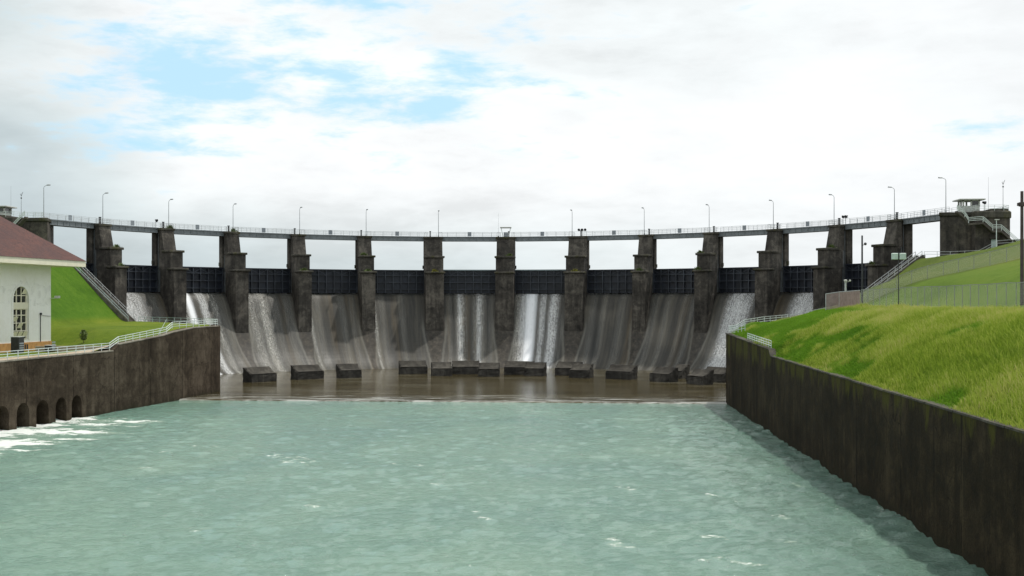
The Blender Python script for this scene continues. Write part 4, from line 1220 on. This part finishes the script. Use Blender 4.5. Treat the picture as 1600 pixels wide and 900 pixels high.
# ------------------------------------------------------------------ powerhouse
def powerhouse():
    t = math.atan(0.121)
    r = thing('powerhouse', 'white powerhouse with red hipped roof, ochre base and tall arched window', 'building', (-68.0, -27.2, -10.5), -t)
    # local: +x towards the river, +y upstream; the visible corner is the origin
    L, D, H = 38.0, 24.0, 14.1
    b = MB()
    wins = [(-6.3 - 4.1, -6.3), (-16.3 - 4.1, -16.3), (-26.3 - 4.1, -26.3)]
    # river facade with arched recesses cut out (notched polygon), 0.7 m thick
    cut = []
    z0w, ztop = 2.05, 10.6
    poly = [(0, 1.62), (0, H), (-L, H), (-L, 1.62)]
    # build as strips between windows so each opening is a real hole
    edges = [0]
    for (a, c) in wins: edges += [c, a]
    edges.append(-L)
    for k in range(0, len(edges), 2): b.box(-.7, 0, edges[k + 1], edges[k], 1.62, H)
    for (a, c) in wins:
        b.box(-.7, 0, a, c, 1.62, z0w)
        rr_ = (c - a) / 2; yc = (a + c) / 2; zs = ztop - rr_
        pl = [(a, zs)]
        for k in range(0, 13):
            an = math.pi - math.pi * k / 12; pl.append((yc + rr_ * math.cos(an), zs + rr_ * math.sin(an)))
        pl += [(c, H), (a, H)]
        b.prism(pl[1:], 'x', -.7, 0)
    b.box(-D, -.7, -.7, 0, 1.62, H); b.box(-D, -D + .7, -L, -.7, 1.62, H); b.box(-D + .7, -.7, -L, -L + .7, 1.62, H)
    b.build('wall', M['white'], r)
    b = MB(); b.box(-D - .1, .12, -L - .1, .10, 0, 1.62); b.build('base_band', M['ochre'], r, .04)
    b = MB()
    for (a, c) in wins[:1]:
        for k in range(7): b.box(.125, .17, a + .2 + k * .55, a + .5 + k * .55, .5, 1.3)
    b.build('vent_grille', M['dark'], r)
    for (a, c) in wins:
        rr_ = (c - a) / 2; yc = (a + c) / 2; zs = ztop - rr_
        f = MB(); e = .28
        # moulding: proud arch band round the opening
        pts = [(a - .35, z0w - .3), (a - .35, zs)]
        outer = [(yc + (rr_ + .35) * math.cos(math.pi - math.pi * k / 14), zs + (rr_ + .35) * math.sin(math.pi - math.pi * k / 14)) for k in range(15)]
        inner = [(yc + rr_ * math.cos(math.pi - math.pi * k / 14), zs + rr_ * math.sin(math.pi - math.pi * k / 14)) for k in range(15)]
        band_o = [(a - .35, z0w)] + outer + [(c + .35, z0w)]; band_i = [(a, z0w)] + inner + [(c, z0w)]
        for k in range(len(band_o) - 1):
            q = [band_o[k], band_o[k + 1], band_i[k + 1], band_i[k]]
            f.prism(q, 'x', .004, .12)
        fr = f.build('window', M['white'], r)
        f = MB(); f.box(-.55, -.45, a, c, z0w, ztop); f.build('pane', M['glass'], fr)
        f = MB()
        f.box(-.44, -.15, a, c, 7.0, 8.05)                                  # white spandrel between the two lights
        for k in range(4): y = a + .12 + k * (c - a - .24) / 3; f.box(-.44, -.30, y - .10, y + .10, z0w, 7.0); f.box(-.44, -.30, y - .09, y + .09, 8.05, ztop)
        for z in (2.15, 3.5, 4.75, 6.0, 6.95, 9.15): f.box(-.43, -.28, a, c, z - .07, z + .07)
        f.build('muntin', M['cream'], fr)
        for (k, z) in ((0, 2.6), (1, 2.6), (2, 2.6), (1, 3.95), (0, 5.0), (2, 9.4)):                    # hopper sashes standing open
            y = a + .2 + k * (c - a - .24) / 3; f = MB()
            f.face_set([(-.28, y, z), (-.28, y + 1.1, z), (.10, y + 1.1, z + .75), (.10, y, z + .75), (-.28, y, z + .04), (-.28, y + 1.1, z + .04), (.10, y + 1.1, z + .79), (.10, y, z + .79)], [(0, 1, 2, 3), (7, 6, 5, 4), (0, 4, 5, 1), (2, 6, 7, 3), (1, 5, 6, 2), (0, 3, 7, 4)])
            f.build('open_sash', M['cream'], fr)
    ov = 4.0; zr = H - .05; rise = .74
    x0, x1, y0, y1 = -D - ov, ov, -L - ov, ov
    b = MB(); b.box(x0 + .1, x1 - .1, y0 + .1, y1 - .1, zr, zr + .12); b.build('soffit', M['cream'], r)
    b = MB(); b.box(x1 - .12, x1, y0, y1, zr + .0, zr + .95); b.box(x0, x0 + .12, y0, y1, zr, zr + .95); b.box(x0 + .12, x1 - .12, y1 - .12, y1, zr, zr + .95); b.box(x0 + .12, x1 - .12, y0, y0 + .12, zr, zr + .95)
    b.build('fascia', M['cream'], r)
    xm = (x0 + x1) / 2; hw = (x1 - x0) / 2; zt = zr + .96 + hw * rise; ze = zr + .96
    A, B_, C_, D_ = (x0 - .12, y0 - .12, ze), (x1 + .12, y0 - .12, ze), (x1 + .12, y1 + .12, ze), (x0 - .12, y1 + .12, ze); E_, F_ = (xm, y0 + hw, zt), (xm, y1 - hw, zt)
    rm = MB().face_set([A, B_, C_, D_, E_, F_], [(0, 1, 4), (1, 2, 5, 4), (2, 3, 5), (3, 0, 4, 5), (0, 3, 2, 1)])
    ro = rm.build('roof', M['roof'], r)
    me = ro.data; l = me.uv_layers.new(name='UVMap')
    for p in me.polygons:
        nn = p.normal
        for li in p.loop_indices:
            v = me.vertices[me.loops[li].vertex_index].co
            if abs(nn.x) > abs(nn.y): l.data[li].uv = (v.y, math.hypot(v.x - x1, v.z - ze))
            else: l.data[li].uv = (v.x, math.hypot(v.y - y1, v.z - ze))
    b = MB(); b.bar((1.3 - 6, 1.3 - 6, ze + .0 + 6.5 * .8), (1.3 - 6, 1.3 - 6, ze + 7.0 * .88), .12); b.build('roof_vent', M['white'], r)
    b = MB(); b.tube([(.10, -3.1, 1.5), (.10, -3.1, 6.0)], .06); b.bar((.1, -3.1, 5.9), (.1, -.2, 5.75), .05); b.box(.05, .30, -3.25, -2.95, 6.0, 6.35); b.build('conduit', M['dark'], r)
    b = MB(); b.bar((.0, -.2, 8.75), (1.1, .1, 8.75), .09); b.box(.8, 1.5, -.25, .35, 8.75, 9.15); b.build('wall_lamp', M['hut'], r)
    return r


powerhouse()
# concrete walk in front of the powerhouse
yy = np.array([-90, -60, -45, -37.2, -36.2]); ox = np.array([1.0, 3.0, 5.2])
OO, YY = np.meshgrid(ox, yy); XX = wall_x(YY) - OO
tag(grid_mesh('path', XX, YY, np.maximum(z_left(XX, YY), -10.35) + .16, M['path'], False), kind='structure')
lowt = thing('low_wall', 'low tan concrete wall beside the powerhouse walk below the lawn', 'low wall', (-59.5, -35.6, -10.5), math.radians(10))
b = MB(); b.box(-6.5, 4.2, -.2, .2, 0, 1.0); b.build('wall', M['path'], lowt, .04)
b = MB(); b.box(-6.6, 4.3, -.28, .28, 1.0, 1.12); b.build('coping', M['path'], lowt, .03)


def cabinet(label, x, y, z, w_, h_):
    r = thing('machinery_cabinet', label, 'cabinet', (x, y, z), -.12)
    b = MB(); b.box(-w_ / 2, w_ / 2, -w_ / 2, w_ / 2, .12, h_); b.build('body', M['dark'], r, .05)
    b = MB(); b.box(-w_ / 2 - .06, w_ / 2 + .06, -w_ / 2 - .06, w_ / 2 + .06, h_, h_ + .1); b.build('lid', M['galv'], r, .02)
    b = MB()
    for k in range(4): b.box(w_ / 2 + .004, w_ / 2 + .03, -w_ / 2 + .15, w_ / 2 - .15, .4 + k * .35, .6 + k * .35)
    b.build('louvre', M['panel'], r)


cabinet('tall dark machinery cabinet against the ochre base of the powerhouse', -66.2, -42.0, -10.3, 1.4, 2.5)
cabinet('low dark machinery cabinet on the walk near the powerhouse corner', -63.5, -36.8, -10.3, 1.2, 1.0)


# sapling on the lawn
def sapling():
    x, y = -60.2, -32.0; z = float(z_left(np.array(x), np.array(y)))
    r = thing('sapling', 'small dark green sapling standing alone on the left lawn', 'tree', (x, y, z))
    b = MB(); b.tube([(0, 0, -.1), (.05, 0, .7), (0, .03, 1.5)], .05, .02, 6); b.tube([(.04, 0, .8), (.3, .1, 1.3)], .025, .01, 5); b.tube([(.04, 0, .9), (-.25, -.1, 1.5)], .025, .01, 5); b.build('trunk', M['bark'], r)
    rnd = random.Random(5); b = MB()
    for _ in range(420):
        h = rnd.uniform(.45, 2.1); rad = .62 * math.sin(math.pi * min(1, (h - .2) / 2.1)) ** .7; a = rnd.uniform(0, 6.28); d = rad * math.sqrt(rnd.random())
        p = Vector((d * math.cos(a), d * math.sin(a), h)); u = Vector((rnd.gauss(0, 1), rnd.gauss(0, 1), rnd.gauss(0, 1))).normalized() * .13; v = u.cross(Vector((rnd.gauss(0, 1), rnd.gauss(0, 1), 1))).normalized() * .07
        b.face_set([p - u, p - v, p + u, p + v], [(0, 1, 2, 3)])
    b.build('crown', M['leaf'], r)


sapling()
r = thing('leaning_rod', 'thin pale leaning rod on the left river wall railing', 'rod', tuple(wp(-24.0, -8.0, .9)))
b = MB(); b.bar((0, 0, 0), (.9, 1.4, 2.6), .06); b.build('rod', M['railw'], r)
bpy.data.objects.remove(r.children[0], do_unlink=True) if False else None

# ------------------------------------------------------------------ right bank: fences, poles
def fence(label, pts, h, post_step=2.6, kick=False):
    """chain-link: pts (x, y) plan; follows the ground"""
    P = [Vector((x, y, float(z_right(np.array(x), np.array(y))))) for x, y in pts]
    r = thing('chain_link_fence', label, 'fence', P[0]); o = P[0].copy()
    dense = []
    for a, c in zip(pts, pts[1:]):
        m_ = max(1, round(math.hypot(c[0] - a[0], c[1] - a[1]) / post_step))
        for k in range(m_): dense.append((a[0] + (c[0] - a[0]) * k / m_, a[1] + (c[1] - a[1]) * k / m_))
    dense.append(pts[-1])
    D_ = [Vector((x, y, float(z_right(np.array(x), np.array(y))))) - o for x, y in dense]
    b = MB()
    for a, c in zip(D_, D_[1:]): b.bar(a + Vector((0, 0, h)), c + Vector((0, 0, h)), .07)
    b.build('top_rail', M['fpost'], r)
    for p in D_:
        b = MB(); b.bar(p - Vector((0, 0, .3)), p + Vector((0, 0, h + .05)), .06); b.build('post', M['fpost'], r)
    co, q, uv, s = [], [], [], 0.0
    for k, p in enumerate(D_):
        if k: s += (p - D_[k - 1]).length
        co += [tuple(p + Vector((0, 0, .05))), tuple(p + Vector((0, 0, h)))]; uv += [(s, 0), (s, h)]
        if k: q.append((2 * k - 2, 2 * k, 2 * k + 1, 2 * k - 1))
    w_ = raw_mesh('wire_mesh', np.array(co), np.array(q), M['mesh'], False, None, np.array(uv, float)); w_.parent = r
    return r


fence('tall grey chain link fence along the top of the long grass', [(59.2, -49.5), (60.0, -62.8), (60.3, -85.9), (60.4, -108.0), (60.6, -150)], 2.55)
fence('low chain link fence climbing diagonally up the right hillside', [(61.4, -27.6), (66.0, -34.0), (72.0, -44.0), (78.5, -56.4), (85, -70)], 1.9)
# handrail line that carries the diagonal on down to the wall end
railing('single pale handrail running down the slope to the right wall end', [(x, y, float(z_right(np.array(x), np.array(y)))) for x, y in [(61.2, -27.2), (58.5, -25.0), (54.5, -21.5), (50.8, -18.6)]], M['galv'], 1.1, (1.06,), .07, 4.0)
sl = thing('screen_panel', 'pinkish slatted screen at the far end of the chain link fence', 'screen fence', (55.9, -42.1, float(z_right(np.array(55.9), np.array(-42.1)))), 0)
for (xa, ya, xb, yb) in [(0, 0, 1.95, .1), (1.95, .1, 3.3, -6.6)]:
    a, c = Vector((xa, ya, 0)), Vector((xb, yb, 0)); b = MB(); m_ = int((c - a).length / .16)
    za = 0; zb = float(z_right(np.array(55.9 + xb), np.array(-42.1 + yb))) - sl.location.z; z0_ = 0 if xa == 0 else float(z_right(np.array(55.9 + xa), np.array(-42.1 + ya))) - sl.location.z
    for k in range(m_):
        f = (k + .5) / m_; p = a + (c - a) * f; zz_ = z0_ + (zb - z0_) * f
        d = (c - a).normalized() * .055
        b.bar(p + Vector((0, 0, zz_ - .3)), p + Vector((0, 0, zz_ + 2.45)), .12, .03)
    b.build('slats', M['slat'], sl)
    b = MB(); b.bar(a + Vector((0, -.06, z0_ + 2.48)), c + Vector((0, -.06, zb + 2.48)), .09); b.bar(a + Vector((0, -.06, z0_ - .3)), a + Vector((0, -.06, z0_ + 2.5)), .09); b.build('frame', M['galv'], sl)


def post_lamp(name, label, x, y, h, m, rad, head=None, zb=None):
    z = float(z_right(np.array(x), np.array(y))) if zb is None else zb
    r = thing(name, label, 'pole' if head != 'lamp' else 'lamp', (x, y, z))
    b = MB(); b.tube([(0, 0, -.3), (0, 0, h)], rad, rad * .8, 8); b.build('pole', M[m], r)
    if head == 'twin':
        b = MB(); b.bar((-.55, 0, h - .1), (.55, 0, h - .1), .08); b.build('cross_arm', M['dark'], r)
        for s in (-1, 1):
            b = MB(); b.box(s * .48 - .38, s * .48 + .38, -.3, .1, h - .95, h - .15); b.build('floodlight_head', M['floodface'], r, .06)
    if head == 'side':
        b = MB(); b.bar((0, 0, h - 1.5), (.35, -.2, h - 1.3), .08); b.ball((.4, -.25, h - 1.25), .22); b.build('floodlight_head', M['dark'], r)
    if head == 'dome':
        b = MB(); b.ball((0, 0, h), .34, .34, .16); b.box(-.2, .2, -.2, .2, h - .35, h - .05); b.build('camera_dome', M['hut'], r)
        b = MB(); b.ball((.75, 0, h - .05), .2); b.bar((0, 0, h - .3), (.75, 0, h - .15), .07); b.build('side_camera', M['hut'], r)
    if head == 'clamp':
        b = MB(); b.tube([(0, 0, h - 1.5), (0, 0, h - 1.1)], rad * 1.7, rad * 1.7); b.box(-.42, -.1, -.15, .15, h - 1.45, h - 1.15); b.build('clamp', M['wood'], r)
    if head == 'lamp':
        b = MB(); b.box(-.3, .5, -.22, .22, h - .05, h + .12); b.build('lamp_head', M['hut'], r, .03)
        b = MB(); b.box(-.25, .25, -.25, .25, -.1, .18); b.build('base', M['coping'], r)
    return r


post_lamp('utility_pole', 'dark utility pole with a side floodlight behind the chain link fence', 61.6, -40, 10.4, 'dark', .15, 'side', -3.0)
post_lamp('camera_post', 'pale post carrying a camera dome in front of the dam', 66.6, -7.2, 3.6, 'galv', .2, 'dome', -2.2)
post_lamp('floodlight_pole', 'thin dark pole with two greenish floodlights in the fence line', 59.3, -67.9, 7.0, 'dark', .06, 'twin')
post_lamp('utility_pole', 'thick brown utility pole at the right edge beyond the fence', 63.9, -95.0, 11.3, 'wood', .19, 'clamp')
post_lamp('lamp_post', 'white lamp post standing on the grass below the right abutment', 98.2, 9.6, 6.0, 'railw', .09, 'lamp')

# ------------------------------------------------------------------ long grass on the right bank (nobody could count it)
def long_grass():
    N = 400000
    rg = np.random.default_rng(4)
    y = -205 + 186 * rg.random(N); x = 44.75 + 16.85 * rg.random(N) ** .95
    keep = (y < right_end(np.maximum(x, 44.6)) - 1.5) & (y > -185)
    x, y = x[keep], y[keep]; n = len(x); x = x + shear(y)
    z = z_right(x, y)
    lush = sstep(fbm(x / 5.0 + y / 40., y / 9.0, 71, 4) + .28 * sstep(y, -75, -45) - .10 * sstep(x, 54, 58), .55, .66)
    lush = lush * sstep(x, 58.5, 56)
    h = (0.22 + 0.46 * fbm(x / 3, y / 3, 72)) * (0.6 + .8 * rg.random(n)) * (1 - .42 * lush)
    h = h * np.where(x - shear(y) < 45.6, .75, 1) * np.where(x > 59.5, .35, 1) * np.where(y > -45, .7, 1)
    wdt = (0.011 + 0.016 * rg.random(n)) * (1 + 1.3 * lush)
    tint = np.clip(.40 + 1.15 * (fbm(x / 5, y / 9, 73, 5) - .5) + .42 * (rg.random(n) - .5), 0, 1)
    seed = (rg.random(n) < .22) & (lush < .4)
    tint = np.where(seed, np.clip(tint + .35, 0, 1), tint); h = np.where(seed, h * 1.3, h)
    a = rg.random(n) * 2 * np.pi; cx, sx = np.cos(a), np.sin(a)
    lean = (0.15 + 0.45 * rg.random(n)) * h; la = np.pi * .95 + rg.normal(0, 1.3, n) + .6 * (fbm(x / 6, y / 6, 75) - .5) * 4
    lx, ly = np.cos(la) * lean, np.sin(la) * lean
    v = np.zeros((n, 6, 3), np.float32)
    for k, (f, wf, hf) in enumerate(((0, 1, 0), (.35, .85, .62), (1.0, .25, 1.0))):
        for j, s in ((0, -1), (1, 1)):
            v[:, 2 * k + j, 0] = x + lx * f + s * cx * wdt * wf; v[:, 2 * k + j, 1] = y + ly * f + s * sx * wdt * wf; v[:, 2 * k + j, 2] = z + h * hf - .03 - .25 * lean * (f == 1.0)
    i = np.arange(n)[:, None] * 6
    q = np.concatenate([i + np.array([[0, 1, 3, 2]]), i + np.array([[2, 3, 5, 4]])], 0)
    o = raw_mesh('long_grass', v.reshape(-1, 3), q, M['blade'], False, {'tint': np.repeat(tint, 6), 'lush': np.repeat(lush, 6)})
    tag(o, 'long yellowish green grass covering the right bank above the wall', 'grass', kind='stuff')


long_grass()
